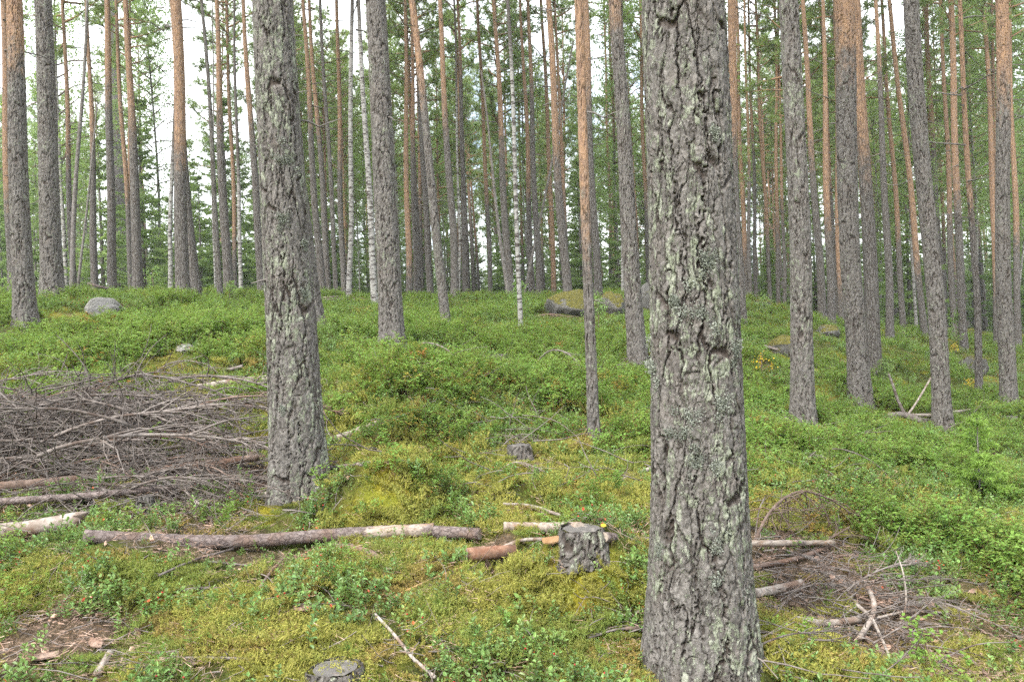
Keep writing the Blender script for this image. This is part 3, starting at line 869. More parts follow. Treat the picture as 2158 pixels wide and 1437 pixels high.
T_('pine',2146,738,14,2136,7,.24,500,'pine at the right edge behind the rightmost large pine', lich=.1)
T_('birch',2139,700,5,2162,4,.10,-100,'thin white birch leaning right at the right edge', ytop=480)
T_('pine',600,612,12,566,5,.22,300,'pine glimpsed left of the lichen-crusted trunk high up', lich=.1)

# --- bark lichen tufts on the two nearest trunks
def tuft_mesh(seed, n=300, R=.03):
    rg = np.random.default_rng(seed)
    cc = rg.normal(0, R * .8, (6, 2)); k = rg.integers(0, 6, n)
    xy = cc[k] + rg.normal(0, R * .42, (n, 2))
    C = np.c_[xy, rg.uniform(-.003, .007, n)]
    V, Q = leaf_quads(C, .0075, rg, .35)
    V2, T2 = blades(C[:120], np.tile([0, 0, 1.], (120, 1)), .009, .003, 2, .9, rg)
    mb = MB(); mb.add(V, Q); mb.add(V2, None, T2)
    return mb.mesh('lichen_tuft', M_lichen, False)
TUFTS = [tuft_mesh(s, 220 + 110 * s, .014 + .005 * s) for s in range(4)]
def tuft(key, px, py, k, sc_=1.0):
    root, axis, rad, b, lean = TREES[key]
    z = at(px, py, b[1])[2] - b[2]
    ax, ay = axis(np.array([z])); r = float(rad(np.array([z]))[0])
    x = (at(px, py, b[1] - r * .7)[0] - b[0] - float(ax[0])) / r
    a = -math.acos(max(-.99, min(.99, x)))
    o = link('lichen_tuft', TUFTS[k], root, (float(ax[0]) + (r + .004) * math.cos(a), float(ay[0]) + (r + .004) * math.sin(a), z))
    nrm = Vector((math.cos(a), math.sin(a), 0)); o.rotation_euler = nrm.to_track_quat('Z', 'Y').to_euler(); o.scale = (sc_,) * 3
for (px, py, k, s_) in [(1510,843,2,1),(1433,900,3,1),(1531,1187,3,1.35),(1500,1105,2,1),(1380,767,3,1.1),(1480,555,2,1.1),(1465,655,3,1.2),(1450,870,2,1),
                      (1545,735,2,1),(1455,960,2,.9),(1400,1350,2,1.1),(1540,1330,3,.9),(1420,640,1,1),(1560,1230,1,1.2),(1500,300,1,1),(1395,1150,2,.8),(1500,970,1,1)]:
    tuft('T1', px, py, k, s_)
for (px, py, k, s_) in [(610,345,3,1.3),(600,470,2,1.2),(640,620,2,1),(600,860,1,1.2),(640,520,1,1.2)]:
    tuft('T2', px, py, k, s_)

# --- thin pines farther back, spread through the wood
def far_pine_trunk(seed, Ht, r0, oz):
    sd = seed
    def axis(z): return .10 * np.sin(z * .25 + sd) * np.clip(z / 6, 0, 1), .08 * np.sin(z * .2 + 2 * sd) * np.clip(z / 6, 0, 1)
    def rad(z): return np.maximum(r0 * (1 - z / Ht * .86), .012)
    return trunk_mesh('trunk', axis, rad, np.linspace(-.3, Ht, 26), 10, M_pine, sd, 0, .1, oz, 4.5, .25)
FPT = [far_pine_trunk(s, 17.5, .095 + .012 * s, 3.4 + .9 * s) for s in range(5)]
rs = random.Random(5)
placed = [(t[3][0], t[3][1]) for t in TREES.values()]
def clear(x, y, d): return all((x - a) ** 2 + (y - b) ** 2 > d * d for a, b in placed)
cnt = 0; tries = 0
while cnt < 214 and tries < 16000:
    tries += 1
    dep = math.sqrt(rs.uniform(29 ** 2, 78 ** 2)); px = rs.uniform(-60, 2220)
    if 290 < px < 560 and rs.random() < .72: continue
    if px < 290 and rs.random() < .35: continue
    if px < 1150 and dep < 40 and rs.random() < .4: continue
    if 120 <= cnt < 160 and (px < 640 or dep < 42): continue
    if 160 <= cnt < 168 and (px < 600 or dep < 32 or dep > 50): continue
    if cnt >= 168 and (px < 560 or dep < 48): continue
    x = (px - W / 2) / F * dep
    if not clear(x, dep, 1.3): continue
    placed.append((x, dep))
    kk = rs.randrange(5)
    root = thing('pine_tree', (x, dep, g1(x, dep)), 'thin far-off pine among the crowded slim trunks of the background', 'tree', 'slim background pines')
    link('trunk', FPT[kk], root)
    low = rs.random() < .32 and cnt < 168
    L, N = (LOW_CR[rs.randrange(3)] if low else PINE_CR[rs.randrange(5)])
    az = rs.uniform(0, 6.28); zc = 17.5 - (11.3 if low else 7.6)
    for nm, m in (('limbs', L), ('crown', N)):
        o = link(nm, m, root, (0, 0, zc)); o.rotation_euler = (0, 0, az)
    s_ = rs.uniform(.82, 1.15); root.scale = (s_, s_, s_)
    root.rotation_euler = (rs.uniform(-.02, .02), rs.uniform(-.035, .02), rs.uniform(0, 6.28))
    cnt += 1

# --- young spruces in the thicket and birches between the pines
SPR = [spruce_parts(200 + q, 7.5, 1.45 + .25 * q) for q in range(3)]
cnt = 0; tries = 0
while cnt < 88 and tries < 3000:
    tries += 1
    dep = math.sqrt(rs.uniform(31 ** 2, 62 ** 2)); px = rs.uniform(-60, 2220)
    if px > 1100 and rs.random() < .35: continue
    x = (px - W / 2) / F * dep
    if not clear(x, dep, 1.1): continue
    placed.append((x, dep))
    root = thing('spruce_tree', (x, dep, g1(x, dep)), 'young dark spruce in the thicket behind the pine trunks', 'tree', 'thicket spruces')
    W_, N_ = SPR[rs.randrange(3)]
    link('trunk', W_, root); link('crown', N_, root)
    s_ = rs.uniform(.55, 1.25) * (1.15 if px < 700 else .95); root.scale = (s_ * rs.uniform(.9, 1.2),) * 2 + (s_,)
    root.rotation_euler = (0, 0, rs.uniform(0, 6.28))
    cnt += 1
def far_birch_trunk():
    def axis(z): return .12 * np.sin(z * .3) * np.clip(z / 5, 0, 1), .1 * np.sin(z * .23 + 1) * np.clip(z / 5, 0, 1)
    def rad(z): return np.maximum(.075 * (1 - z / 15 * .88), .012)
    return trunk_mesh('trunk', axis, rad, np.linspace(-.3, 15, 22), 9, M_birch, 3, 0, 0, 9, 3, .1)
FBT = far_birch_trunk()
cnt = 0; tries = 0
while cnt < 38 and tries < 3000:
    tries += 1
    dep = math.sqrt(rs.uniform(32 ** 2, 60 ** 2)); px = rs.uniform(-40, 2200)
    if px < 900 and rs.random() < .5: continue
    x = (px - W / 2) / F * dep
    if not clear(x, dep, 1.1): continue
    placed.append((x, dep))
    root = thing('birch_tree', (x, dep, g1(x, dep)), 'slim far birch with fresh green leaves among background pines', 'tree', 'background birches')
    link('trunk', FBT, root)
    L, N = BIRCH_CR[rs.randrange(2)]
    for nm, m in (('limbs', L), ('crown', N)):
        o = link(nm, m, root, (0, 0, 4.2)); o.rotation_euler = (0, 0, dep)
    s_ = rs.uniform(.55, 1.2); root.scale = (s_,) * 3; root.rotation_euler = (0, 0, rs.uniform(0, 6.28))
    cnt += 1

# ------------------------------------------------------------------ scatter helper
PROTO = {}
def proto_collection(name, meshes):
    c = bpy.data.collections.new(name)
    for q, me in enumerate(meshes):
        o = bpy.data.objects.new('%s_%02d' % (name, q), me); c.objects.link(o)
    return c
def scatter(name, coll, pts, rot, scl, idx, label, cat):
    pts = np.asarray(pts, np.float32); n = len(pts)
    me = bpy.data.meshes.new(name); me.vertices.add(n); me.vertices.foreach_set('co', pts.ravel())
    a = me.attributes.new('rot', 'FLOAT_VECTOR', 'POINT'); a.data.foreach_set('vector', np.asarray(rot, np.float32).ravel())
    a = me.attributes.new('scl', 'FLOAT', 'POINT'); a.data.foreach_set('value', np.asarray(scl, np.float32))
    a = me.attributes.new('idx', 'INT', 'POINT'); a.data.foreach_set('value', np.asarray(idx, np.int32))
    o = link(name, me)
    ng = bpy.data.node_groups.new(name, 'GeometryNodeTree')
    ng.interface.new_socket('Geometry', in_out='INPUT', socket_type='NodeSocketGeometry')
    ng.interface.new_socket('Geometry', in_out='OUTPUT', socket_type='NodeSocketGeometry')
    N = ng.nodes; L = ng.links
    gi = N.new('NodeGroupInput'); go = N.new('NodeGroupOutput'); ip = N.new('GeometryNodeInstanceOnPoints'); ci = N.new('GeometryNodeCollectionInfo')
    ci.inputs[0].default_value = coll; ci.inputs['Separate Children'].default_value = True; ci.inputs['Reset Children'].default_value = True
    def na(nm, ty):
        x = N.new('GeometryNodeInputNamedAttribute'); x.data_type = ty; x.inputs[0].default_value = nm
        return x.outputs['Attribute']
    L.new(gi.outputs[0], ip.inputs['Points']); L.new(ci.outputs[0], ip.inputs['Instance'])
    ip.inputs['Pick Instance'].default_value = True
    L.new(na('idx', 'INT'), ip.inputs['Instance Index']); L.new(na('rot', 'FLOAT_VECTOR'), ip.inputs['Rotation']); L.new(na('scl', 'FLOAT'), ip.inputs['Scale'])
    L.new(ip.outputs[0], go.inputs[0])
    md = o.modifiers.new('scatter', 'NODES'); md.node_group = ng
    return stuff(o, label, cat)

# --- the wood beyond, one mass
def merged_tree(parts):
    mb = MB(); mats = []
    for (me, dz) in parts:
        V = np.empty(len(me.vertices) * 3, np.float32); me.vertices.foreach_get('co', V); V = V.reshape(-1, 3).copy(); V[:, 2] += dz
        ls = np.empty(len(me.loops), np.int32); me.loops.foreach_get('vertex_index', ls)
        lt = np.empty(len(me.polygons), np.int32); me.polygons.foreach_get('loop_total', lt)
        stt = np.empty(len(me.polygons), np.int32); me.polygons.foreach_get('loop_start', stt)
        q = [ls[a:a + 4] for a in stt[lt == 4]]; t = [ls[a:a + 3] for a in stt[lt == 3]]
        mb.add(V, q if q else None, t if t else None, len(mats)); mats.append(me.materials[0])
    return mb.mesh('far_tree', mats, False)
far_c = proto_collection('far_tree', [merged_tree([(FPT[1], 0), (PINE_CR[0][1], 9.9)]), merged_tree([(FPT[3], 0), (LOW_CR[0][1], 7.2)]),
                                      merged_tree([(SPR[0][0], 0), (SPR[0][1], 0)]), merged_tree([(SPR[2][0], 0), (SPR[2][1], 0)])])
n = 780
dep = np.sqrt(rng.uniform(64 ** 2, 135 ** 2, n)); px = rng.uniform(-500, 2660, n)
fx = (px - W / 2) / F * dep
fi = rng.choice([0, 1, 2, 3], n, p=[.14, .14, .36, .36])
fs = np.where(fi < 2, rng.uniform(.5, .76, n), rng.uniform(.6, 1.35, n))
gapm = (px > 250) & (px < 600)
fi = np.where(gapm & (fi < 2), 2, fi); fs = np.where(gapm, rng.uniform(.8, 1.3, n), fs)
scatter('distant_wood', far_c, np.c_[fx, dep, G(fx, dep) - .2], np.c_[np.zeros(n), np.zeros(n), rng.uniform(0, 6.28, n)], fs, fi,
        'dense far wood of spruces and pines closing the view', 'forest')

# ------------------------------------------------------------------ boulders
def boulder(px, py, wpx, hpx, seed, label, moss=0., dep=None, sink=.25, squash=1.0):
    b = hit(px, py) if dep is None else at(px, py, dep)
    if dep: b[2] = g1(b[0], b[1])
    d = b[1]; rx = wpx * d / F / 2; rz = hpx * d / F
    me = bpy.data.meshes.new('boulder')
    import bmesh
    bm = bmesh.new(); bmesh.ops.create_icosphere(bm, subdivisions=5, radius=1)
    V = np.array([v.co[:] for v in bm.verts])
    nrm = V.copy()
    k = 1 + (fbm(V[:, 0] * 1.1 + seed, V[:, 1] * 1.1 + V[:, 2] * 1.4, seed, 3) - .5) * .7
    for q in range(7):                                          # broken facets
        rg = np.random.default_rng(seed * 10 + q); pn = unit(rg.normal(0, 1, 3)); lim = rg.uniform(.62, .9)
        dd = V @ pn; over = np.maximum(dd * k - lim, 0); V = V - pn[None] * over[:, None] * .8 / np.maximum(k, .3)[:, None]
    V = V * k[:, None]
    V += nrm * ((fbm(V[:, 0] * 6, V[:, 1] * 6 + V[:, 2] * 5, seed + 3, 3) - .5) * .10)[:, None]
    V = V * np.array([rx, rx * squash, rz * (1 / (1 + sink))])
    for v, c in zip(bm.verts, V): v.co = c
    for f in bm.faces: f.smooth = True
    bm.to_mesh(me); bm.free()
    a = me.attributes.new('moss', 'FLOAT', 'POINT'); a.data.foreach_set('value', np.full(len(V), moss, np.float32))
    me.materials.append(M_stone_pale if moss < -.3 else M_stone)
    KEEP_OFF.append((np.array([[b[0] - rx * .7, b[1] - .3], [b[0] + rx * .7, b[1] - .3]]), rx * .6 + .25))
    o = tag(link('boulder', me, None, (b[0], b[1] + rx * squash * .5, b[2] + rz * .32)), label, 'rock')
    return o, b, rx, rz
boulder(205,664,92,34,1,'pale grey rounded boulder near the thick grey pine on the left',-.5)
boulder(388,742,46,15,2,'small flat grey stone on the left slope',-.4)
boulder(1205,664,120,50,3,'largest boulder, moss-capped, behind the thin scaly pine',.3)
boulder(1290,660,70,42,4,'smaller moss-covered boulder right of the largest mossy boulder',.25)
boulder(1362,650,56,48,5,'mossy block with a pale bare top at the left of the largest trunk',.1)
boulder(1662,752,90,42,6,'brown mossy boulder behind the lichen-based pine',.5)
boulder(1745,668,52,22,7,'stone with moss near the slim leaning pine on the right knoll',.2, dep=20)
boulder(2062,790,64,36,8,'grey stone half sunk beside the slim pine with the swelling',.25)
boulder(1610,632,40,16,9,'small mossy rock under the thin row of pines on the right knoll',.3, dep=24)

# ------------------------------------------------------------------ stumps
def stump(px, ytop, ybase, w, label, seed, tall=None, lich=.6, tilt=0):
    b = hit(px, ybase); k0 = 1 + .5 * w / F
    b = b * k0; zf = b[2]; b[2] = g1(b[0], b[1])
    d = b[1]; r = w * d / F / 2; h = max(at(px, ytop, d + r * .9)[2] - b[2], .05)
    root = thing('tree_stump', b, label, 'stump')
    KEEP_OFF.append((np.array([[b[0] - .02, b[1] - r], [b[0] + .02, b[1] - r]]), (r * 1.1 + .08) if d > 5 else r * .5))
    def axis(z): return tilt * z, 0 * z
    def rad(z): return r * (1.08 - .10 * np.clip(z / h, 0, 1)) + 0 * z
    zs = np.concatenate([np.arange(-.12, h, .006 if d < 5 else .015), [h]])
    me = trunk_mesh('stump_bark', axis, rad, zs, 120 if d < 5 else 60, M_pine, seed, 1, lich, None, 1, .30, .011)
    # ragged sawn rim
    V = np.empty(len(me.vertices) * 3, np.float32); me.vertices.foreach_get('co', V); V = V.reshape(-1, 3)
    up = V[:, 2] > h * .8
    ang = np.arctan2(V[:, 1], V[:, 0])
    V[up, 2] += ((fbm(np.cos(ang[up]) * 4 + seed, np.sin(ang[up]) * 4, seed, 3) - .5) * .010)
    me.vertices.foreach_set('co', V.ravel()); me.update()
    link('stump_bark', me, root)
    mb = MB(); ns = 48; rings = 7
    th = np.arange(ns) * 2 * PI / ns
    for q in range(rings):
        rr_ = r * .985 * (q + 1) / rings
        mb.v.append(np.c_[tilt * h + rr_ * np.cos(th), rr_ * np.sin(th), h - .004 + (fbm(rr_ * np.cos(th) * 40 + seed, rr_ * np.sin(th) * 40, seed, 3) - .5) * .012])
    mb.v.append(np.array([[tilt * h, 0, h - .003]])); mb.n = ns * rings + 1
    Q = []; T = []
    for q in range(rings - 1):
        for j in range(ns):
            k = (j + 1) % ns; Q.append((q * ns + j, (q + 1) * ns + j, (q + 1) * ns + k, q * ns + k))
    for j in range(ns): T.append((ns * rings, j, (j + 1) % ns))
    mb.q.append(np.array(Q)); mb.qm.append(np.zeros(len(Q), int)); mb.t.append(np.array(T)); mb.tm.append(np.zeros(len(T), int))
    link('cut_face', mb.mesh('cut_face', M_cut), root)
    return root, b, r, h
S1 = stump(1228,1130,1190,80,'grey lichen-spotted stump on the yellow moss mound, left of the largest trunk',3)
stump(709,1388,1475,94,'cut stump at the bottom edge with a dark sawn top',5)
stump(1052,746,768,33,'small pale stump standing in the bilberry on the middle slope',6,lich=.2)
stump(1096,934,972,44,'brown stump behind the fine grey twigs below the bilberry slope',8,lich=.2)
stump(308,1042,1082,30,'thin short stump among the twigs in front of the brush pile',9,lich=.4)
stump(2132,875,893,18,'dark rotten little stump at the foot of the rightmost large pine',10,lich=.1)

# ------------------------------------------------------------------ logs and sticks
def log(pix, wpx, label, mat=None, bare=0., cat='log', name='fallen_log', lift=.35, sides=None, cut=True, seed=0, group=None, depths=None, taper=1.0, broken=False):
    """pix: foot points in the photograph, each dropped onto the ground"""
    raw = []
    for q, (x, y) in enumerate(pix):
        if depths is None or depths[q] is None:
            raw.append(hit(x, y))
        else:
            raw.append(at(x, y, depths[q]))
    raw = np.array(raw)
    d = raw[:, 1].mean(); r = wpx * d / F / 2
    KEEP_OFF.append((smooth_path(raw, 14)[:, :2], r))
    if depths is None: raw[:, 2] += r * lift * 2
    o = raw[0].copy(); o[2] = g1(o[0], o[1])
    seg = np.linalg.norm(np.diff(raw, axis=0), axis=1).sum()
    n = int(max(8, min(70, seg / max(r * .8, .02))))
    pts = smooth_path(raw, n)
    xax = unit(pts[-1] - pts[0]); ang = math.atan2(xax[1], xax[0])
    Rz = np.array([[math.cos(-ang), -math.sin(-ang), 0], [math.sin(-ang), math.cos(-ang), 0], [0, 0, 1]])
    loc = (pts - o) @ Rz.T
    sides = sides or (18 if r > .03 else 9)
    u = np.linspace(0, 1, n)
    rad = r * (1 - (1 - taper) * u) * (1 + (np.array([random.uniform(-1, 1) for _ in range(n)]) * .045))
    root = thing(name, o, label, cat, group); root.rotation_euler = (0, 0, ang)
    mb = MB(); tube(mb, loc, rad, sides, 0, True)
    V = np.vstack(mb.v)
    V[:, 2] += (fbm(V[:, 0] * 30 + seed, V[:, 1] * 60 + V[:, 2] * 40, seed, 3) - .5) * r * .18
    V[:, 1] += (fbm(V[:, 0] * 30 + seed + 5, V[:, 1] * 60 - V[:, 2] * 40, seed + 1, 3) - .5) * r * .18
    if broken:
        k = (n - 1) * sides; V[k:k + sides, 0] += (np.random.default_rng(seed).uniform(-1, 1, sides)) * r * 1.1
    mb.v = [V]
    bv = np.repeat(bare if np.ndim(bare) else np.full(n, bare), sides) if not callable(bare) else np.repeat(bare(u), sides)
    bv = np.concatenate([bv, [1, 1]])
    link('bark' if mat is None or mat is M_log else 'stem', mb.mesh('bark', mat or M_log, True, {'bare': bv}), root)
    if cut:
        for e, s_ in ((0, -1), (-1, 1)):
            mb = MB(); q = loc[e]; dr = unit(loc[e] - loc[1 if e == 0 else -2])
            tube(mb, np.array([q - dr * r * .1, q + dr * r * .04]), [rad[e] * .93, rad[e] * .90], 16)
            link('cut_end', mb.mesh('cut_end', M_cutlog, False), root)
    return root, raw, r, loc, ang

log([(178,1148),(470,1158),(720,1142),(915,1132)],28,'longest fallen log in the foreground, scaly bark left, bare orange wood right',bare=lambda u:sm(.58,.85,u)*.62,seed=1,lift=.6)
log([(917,1138),(1012,1144)],25,'short sawn log with purple-brown bark at the end of the longest log',bare=.1,seed=2,lift=.75)
log([(1062,1121),(1140,1122),(1222,1124)],23,'pale bare log with orange underside behind the yellow moss, left of the stump',bare=.62,seed=3,lift=.5)
log([(985,1192),(1087,1184)],29,'short reddish log with a sawn grey end below the longest log',mat=M_redbark,bare=.48,seed=4,lift=.8)
log([(1274,1166),(1400,1172),(1580,1174),(1757,1170)],20,'purple-brown pole lying behind the largest trunk, pale at its right end',bare=lambda u:sm(.5,.7,u)*.6,seed=5,taper=.6,lift=1.5)
log([(-25,1142),(80,1130),(176,1112)],33,'weathered grey log with a broken end at the left edge',mat=M_stick,seed=6,broken=True,cut=False,lift=.6)
log([(-20,1085),(180,1072),(375,1052)],17,'thin barked pole at the front of the brush pile',bare=.2,seed=7,taper=.7,lift=1.6)
log([(-20,1026),(200,1006),(330,990),(545,963)],19,'red-brown pole lying across the front of the brush pile',mat=M_redwood,seed=8,taper=.8,cut=False,depths=[5.2,5.25,5.3,5.4])
log([(230,1010),(400,1006),(530,1024)],9,'slim grey pole crossing low in front of the brush pile',mat=M_twig,seed=9,taper=.6,lift=1.6,cut=False)
log([(-10,838),(100,828),(178,812)],12,'whitish barkless log behind the brush pile at the left edge',mat=M_stick,seed=10,cut=False,lift=.7)
log([(418,828),(500,815),(590,806)],17,'grey barkless log whose end disappears behind the lichen-crusted trunk',mat=M_stick,seed=11,lift=.6)
log([(300,830),(400,806),(512,778)],8,'thin grey pole behind the brush pile pointing uphill',mat=M_twig,seed=12,cut=False,lift=.8)
log([(692,938),(803,898)],13,'pinkish bare stick lying on yellow moss right of the lichen-crusted trunk',mat=M_stick,seed=13,lift=.7)
log([(690,990),(780,980),(852,965)],10,'low barked stick between two moss cushions right of the lichen-crusted trunk',bare=.4,seed=14,cut=False)
log([(1293,1026),(1380,990)],10,'grey-topped stick touching the left side of the largest trunk',mat=M_stick,seed=15,lift=.7,cut=False)
log([(1060,1068),(1120,1072),(1182,1092)],7,'peeled white twig lying on moss above the pale bare log',mat=M_stick,seed=16,cut=False,lift=.9)
log([(1090,1066),(1135,1080),(1165,1104)],5,'dark twig crossing under the peeled white twig',mat=M_redwood,seed=17,cut=False,lift=.9)
log([(1045,1166),(1095,1146),(1150,1144),(1205,1152)],8,'crooked grey branch leading to the moss-mound stump',mat=M_stick,seed=18,cut=False,lift=.9)
log([(985,1196),(905,1228),(828,1264)],6,'tan straight stick running down-left from the short reddish log',mat=simple('tan_wood',[(.40,.24,.10),(.48,.32,.15),(.2,.15,.11)],24,4),seed=19,cut=False,lift=.9)
log([(700,1156),(770,1166),(814,1192)],18,'rotting bark strip hanging under the longest log',mat=M_redwood,seed=20,cut=False,lift=.3,taper=.5)
log([(1588,1262),(1640,1252),(1690,1240)],19,'pale thick branch piece at the left of the right-hand slash pile',mat=M_stick,seed=21,cut=False,lift=.6)
log([(1676,1318),(1740,1326),(1812,1318)],15,'knobby pale branch lying in the right-hand slash pile',mat=M_stick,seed=22,cut=False,lift=.9)
log([(1812,1362),(1838,1318),(1842,1286),(1828,1250)],11,'white antler-like crooked branch in the right-hand slash pile',mat=M_stick,seed=23,cut=False,lift=1.6)
log([(1806,1292),(1836,1320),(1852,1350),(1872,1396)],9,'forked pale branch crossing the antler-like one',mat=M_stick,seed=24,cut=False,lift=2.2,taper=.6)
log([(1828,1392),(1880,1345),(1908,1280),(1905,1215),(1888,1160)],7,'tall curving grey twig rising at the right of the slash pile',mat=M_stick,seed=25,cut=False,depths=[None,3.75,3.8,3.85,3.9],taper=.3)
log([(1585,1210),(1680,1190),(1757,1160)],10,'slanting brown branch resting over the purple-brown pole end',mat=M_redwood,seed=26,cut=False,lift=1.4)
log([(1690,1240),(1760,1250),(1830,1275),(1900,1300)],7,'brown thin pole slanting down through the slash pile',mat=M_redwood,seed=27,cut=False,lift=1.5,taper=.6)
log([(1740,1180),(1800,1178),(1860,1185)],6,'short brown stick at the upper edge of the slash pile',mat=M_redwood,seed=28,cut=False,lift=1.2)
log([(1850,1310),(1920,1295),(1990,1300)],6,'tan bare stick at the right margin of the slash pile',mat=M_stick,seed=29,cut=False,lift=1.4)
log([(1960,1395),(2030,1390),(2090,1437)],8,'bent brown branch at the lower right corner of the slash pile',mat=M_redwood,seed=30,cut=False,lift=1.0)
log([(1822,1350),(1860,1385),(1905,1437)],12,'thick brown branch running to the bottom edge',mat=M_redwood,seed=31,cut=False,lift=.8)
log([(1874,880),(1960,882),(2035,872),(2115,862)],7,'long pale stick on the grass reaching the rightmost large pine',mat=M_stick,seed=32,cut=False,lift=1.0)
dR = float(hit(1905,880)[1])
log([(1912,882),(1893,845),(1882,812),(1873,788)],7,'upright dark crooked prong of the forked root wood',mat=M_twig,seed=33,cut=False,depths=[dR]*4,taper=.7)
log([(1908,880),(1930,850),(1962,796)],5,'slanting pale prong of the forked root wood',mat=M_stick,seed=34,cut=False,depths=[dR,dR+.1,dR+.3],taper=.7)
log([(1872,884),(1905,880),(1950,896)],14,'gnarled grey root piece at the foot of the forked prongs',mat=M_twig,seed=35,cut=False,lift=.4,broken=True)
log([(1812,938),(1845,948),(1876,962)],8,'short dead stick in the shrubs below the thick red-brown pine',mat=M_stick,seed=36,lift=1.2)
log([(1738,950),(1780,955),(1806,958)],6,'grey mossy stick left of the short dead stick in the shrubs',mat=M_twig,seed=37,cut=False,lift=1.0)
log([(1576,897),(1614,892)],15,'short grey sawn log just right of the largest trunk',mat=M_stick,seed=38,lift=.7)
log([(1572,848),(1620,846),(1660,852)],5,'grey twig lying right of the largest trunk',mat=M_stick,seed=39,cut=False,lift=1.2)
log([(1588,860),(1632,852)],10,'broken grey wood piece near the grey twig right of the largest trunk',mat=M_twig,seed=40,cut=False,lift=1.0)
log([(678,640),(740,636),(796,640)],7,'dark log lying behind the two white birches',bare=.1,seed=41,cut=False,lift=.8)
log([(660,636),(720,632),(790,630)],5,'thin upper log behind the two white birches',bare=.4,seed=42,cut=False,lift=1.2)
log([(1578,632),(1620,640),(1662,650)],6,'fallen log on the crest of the right knoll',bare=.3,seed=43,cut=False,lift=.8)
log([(1584,692),(1612,700)],5,'pale stick on the flank of the right knoll',mat=M_stick,seed=44,cut=False,lift=1.0)
log([(1610,735),(1650,746),(1690,760)],6,'branch lying at the foot of the brown mossy boulder',mat=M_twig,seed=45,cut=False,lift=1.0)
log([(185,598),(205,603),(228,608)],6,'short leaning log beside the grey pine near the pale boulder',bare=.3,seed=46,cut=False,depths=[15.5,15.5,15.5])
log([(186,738),(225,739),(266,735)],6,'pale stick in the grass on the left slope',mat=M_stick,seed=47,cut=False,lift=1.0)
log([(372,722),(395,722),(412,710)],6,'curved brown root piece above the small flat stone',mat=M_redwood,seed=48,cut=False,lift=1.6)
log([(340,1345),(410,1408),(330,1385)][:2],7,'dark stick crossing a long thin twig at the bottom left',mat=M_redwood,seed=49,cut=False,lift=1.0)
log([(235,1412),(310,1398),(420,1392),(545,1396)],6,'long thin twig lying on moss at the bottom left',mat=M_twig,seed=50,cut=False,lift=1.2)
log([(205,1432),(232,1388)],16,'broken grey wood chunk at the bottom left',mat=M_stick,seed=51,cut=False,lift=.8,broken=True)
log([(335,1228),(410,1195),(492,1170)],5,'slim grey twig leaning over moss below the longest log',mat=M_twig,seed=52,cut=False,lift=3.0)
log([(370,1252),(420,1246),(468,1246)],6,'short grey twig on the moss left of centre',mat=M_twig,seed=53,cut=False,lift=1.2)
log([(440,1192),(495,1197),(545,1202)],4,'thin dark twig right of the leaning slim twig',mat=M_twig,seed=54,cut=False,lift=2.2)
log([(548,1248),(575,1210),(612,1172)],6,'reddish stick slanting up towards the longest log',mat=M_redwood,seed=55,cut=False,lift=1.6)
log([(790,1302),(830,1345),(870,1395),(918,1437)],7,'grey-white stick running down to the bottom edge in the centre',mat=M_stick,seed=56,cut=False,lift=1.4)
log([(1010,1288),(975,1318),(940,1375)],4,'curved brown twig in the centre foreground',mat=M_redwood,seed=57,cut=False,lift=1.8)
log([(1240,1352),(1310,1332),(1372,1340)],5,'arching twig against the left foot of the largest trunk',mat=M_twig,seed=58,cut=False,lift=1.6)
log([(1318,1332),(1345,1330),(1374,1332)],8,'rust-coloured bark stick touching the foot of the largest trunk',mat=M_redwood,seed=59,cut=False,lift=1.0)

for q_, (pp, dd, w_, m_, lb) in enumerate([
 ([(4,1004),(36,943),(58,909),(117,861),(198,820)],[5.7,5.9,6.1,6.5,6.9],10,M_twig,'thickest grey bough rising diagonally through the brush pile'),
 ([(-15,978),(100,958),(175,955),(228,964)],[5.75,5.75,5.8,5.85],7,M_twig,'nearly level grey branch on the face of the brush pile'),
 ([(222,968),(259,932),(292,890),(325,846)],[5.8,6.0,6.2,6.5],7,M_twig,'grey branch fanning up right from the middle of the brush pile'),
 ([(266,954),(305,925),(350,902),(402,880)],[5.85,6.0,6.1,6.3],6,M_redwood,'brown branch fanning out towards the lichen-crusted trunk'),
 ([(12,896),(40,900),(62,906)],[6.3,6.25,6.2],8,M_stick,'short peeled tan stick near the left edge of the brush pile'),
 ([(40,892),(75,872),(118,838),(140,815)],[6.4,6.6,6.8,7.0],6,M_twig,'upper grey branch of the brush pile near the whitish log'),
 ([(60,1000),(72,970),(84,950)],[5.6,5.65,5.7],7,M_redwood,'short red-brown stub poking up at the front of the brush pile'),
 ([(112,1060),(150,1035),(185,1015)],[5.15,5.3,5.45],7,M_twig,'pale curved branch resting on the thin barked pole'),
 ([(300,870),(380,838),(470,832),(560,850)],[6.6,6.7,6.6,6.4],5,M_twig,'long thin arching branch right of the brush pile'),
 ([(380,915),(440,900),(500,915),(565,905)],[6.2,6.2,6.1,6.0],5,M_twig,'bare thin branch reaching to the lichen-crusted trunk'),
 ([(470,990),(505,965),(560,960)],[5.6,5.6,5.5],5,M_redwood,'brown twig end touching the lichen-crusted trunk'),
 ([(560,1040),(595,1045),(632,1064)],[4.95,4.9,4.85],8,M_stick,'grey crooked root-like branch at the foot of the lichen-crusted trunk')]):
    log(pp, w_, lb, mat=m_, seed=70 + q_, cut=False, depths=dd, taper=.55, name='dead_branch', cat='branch')

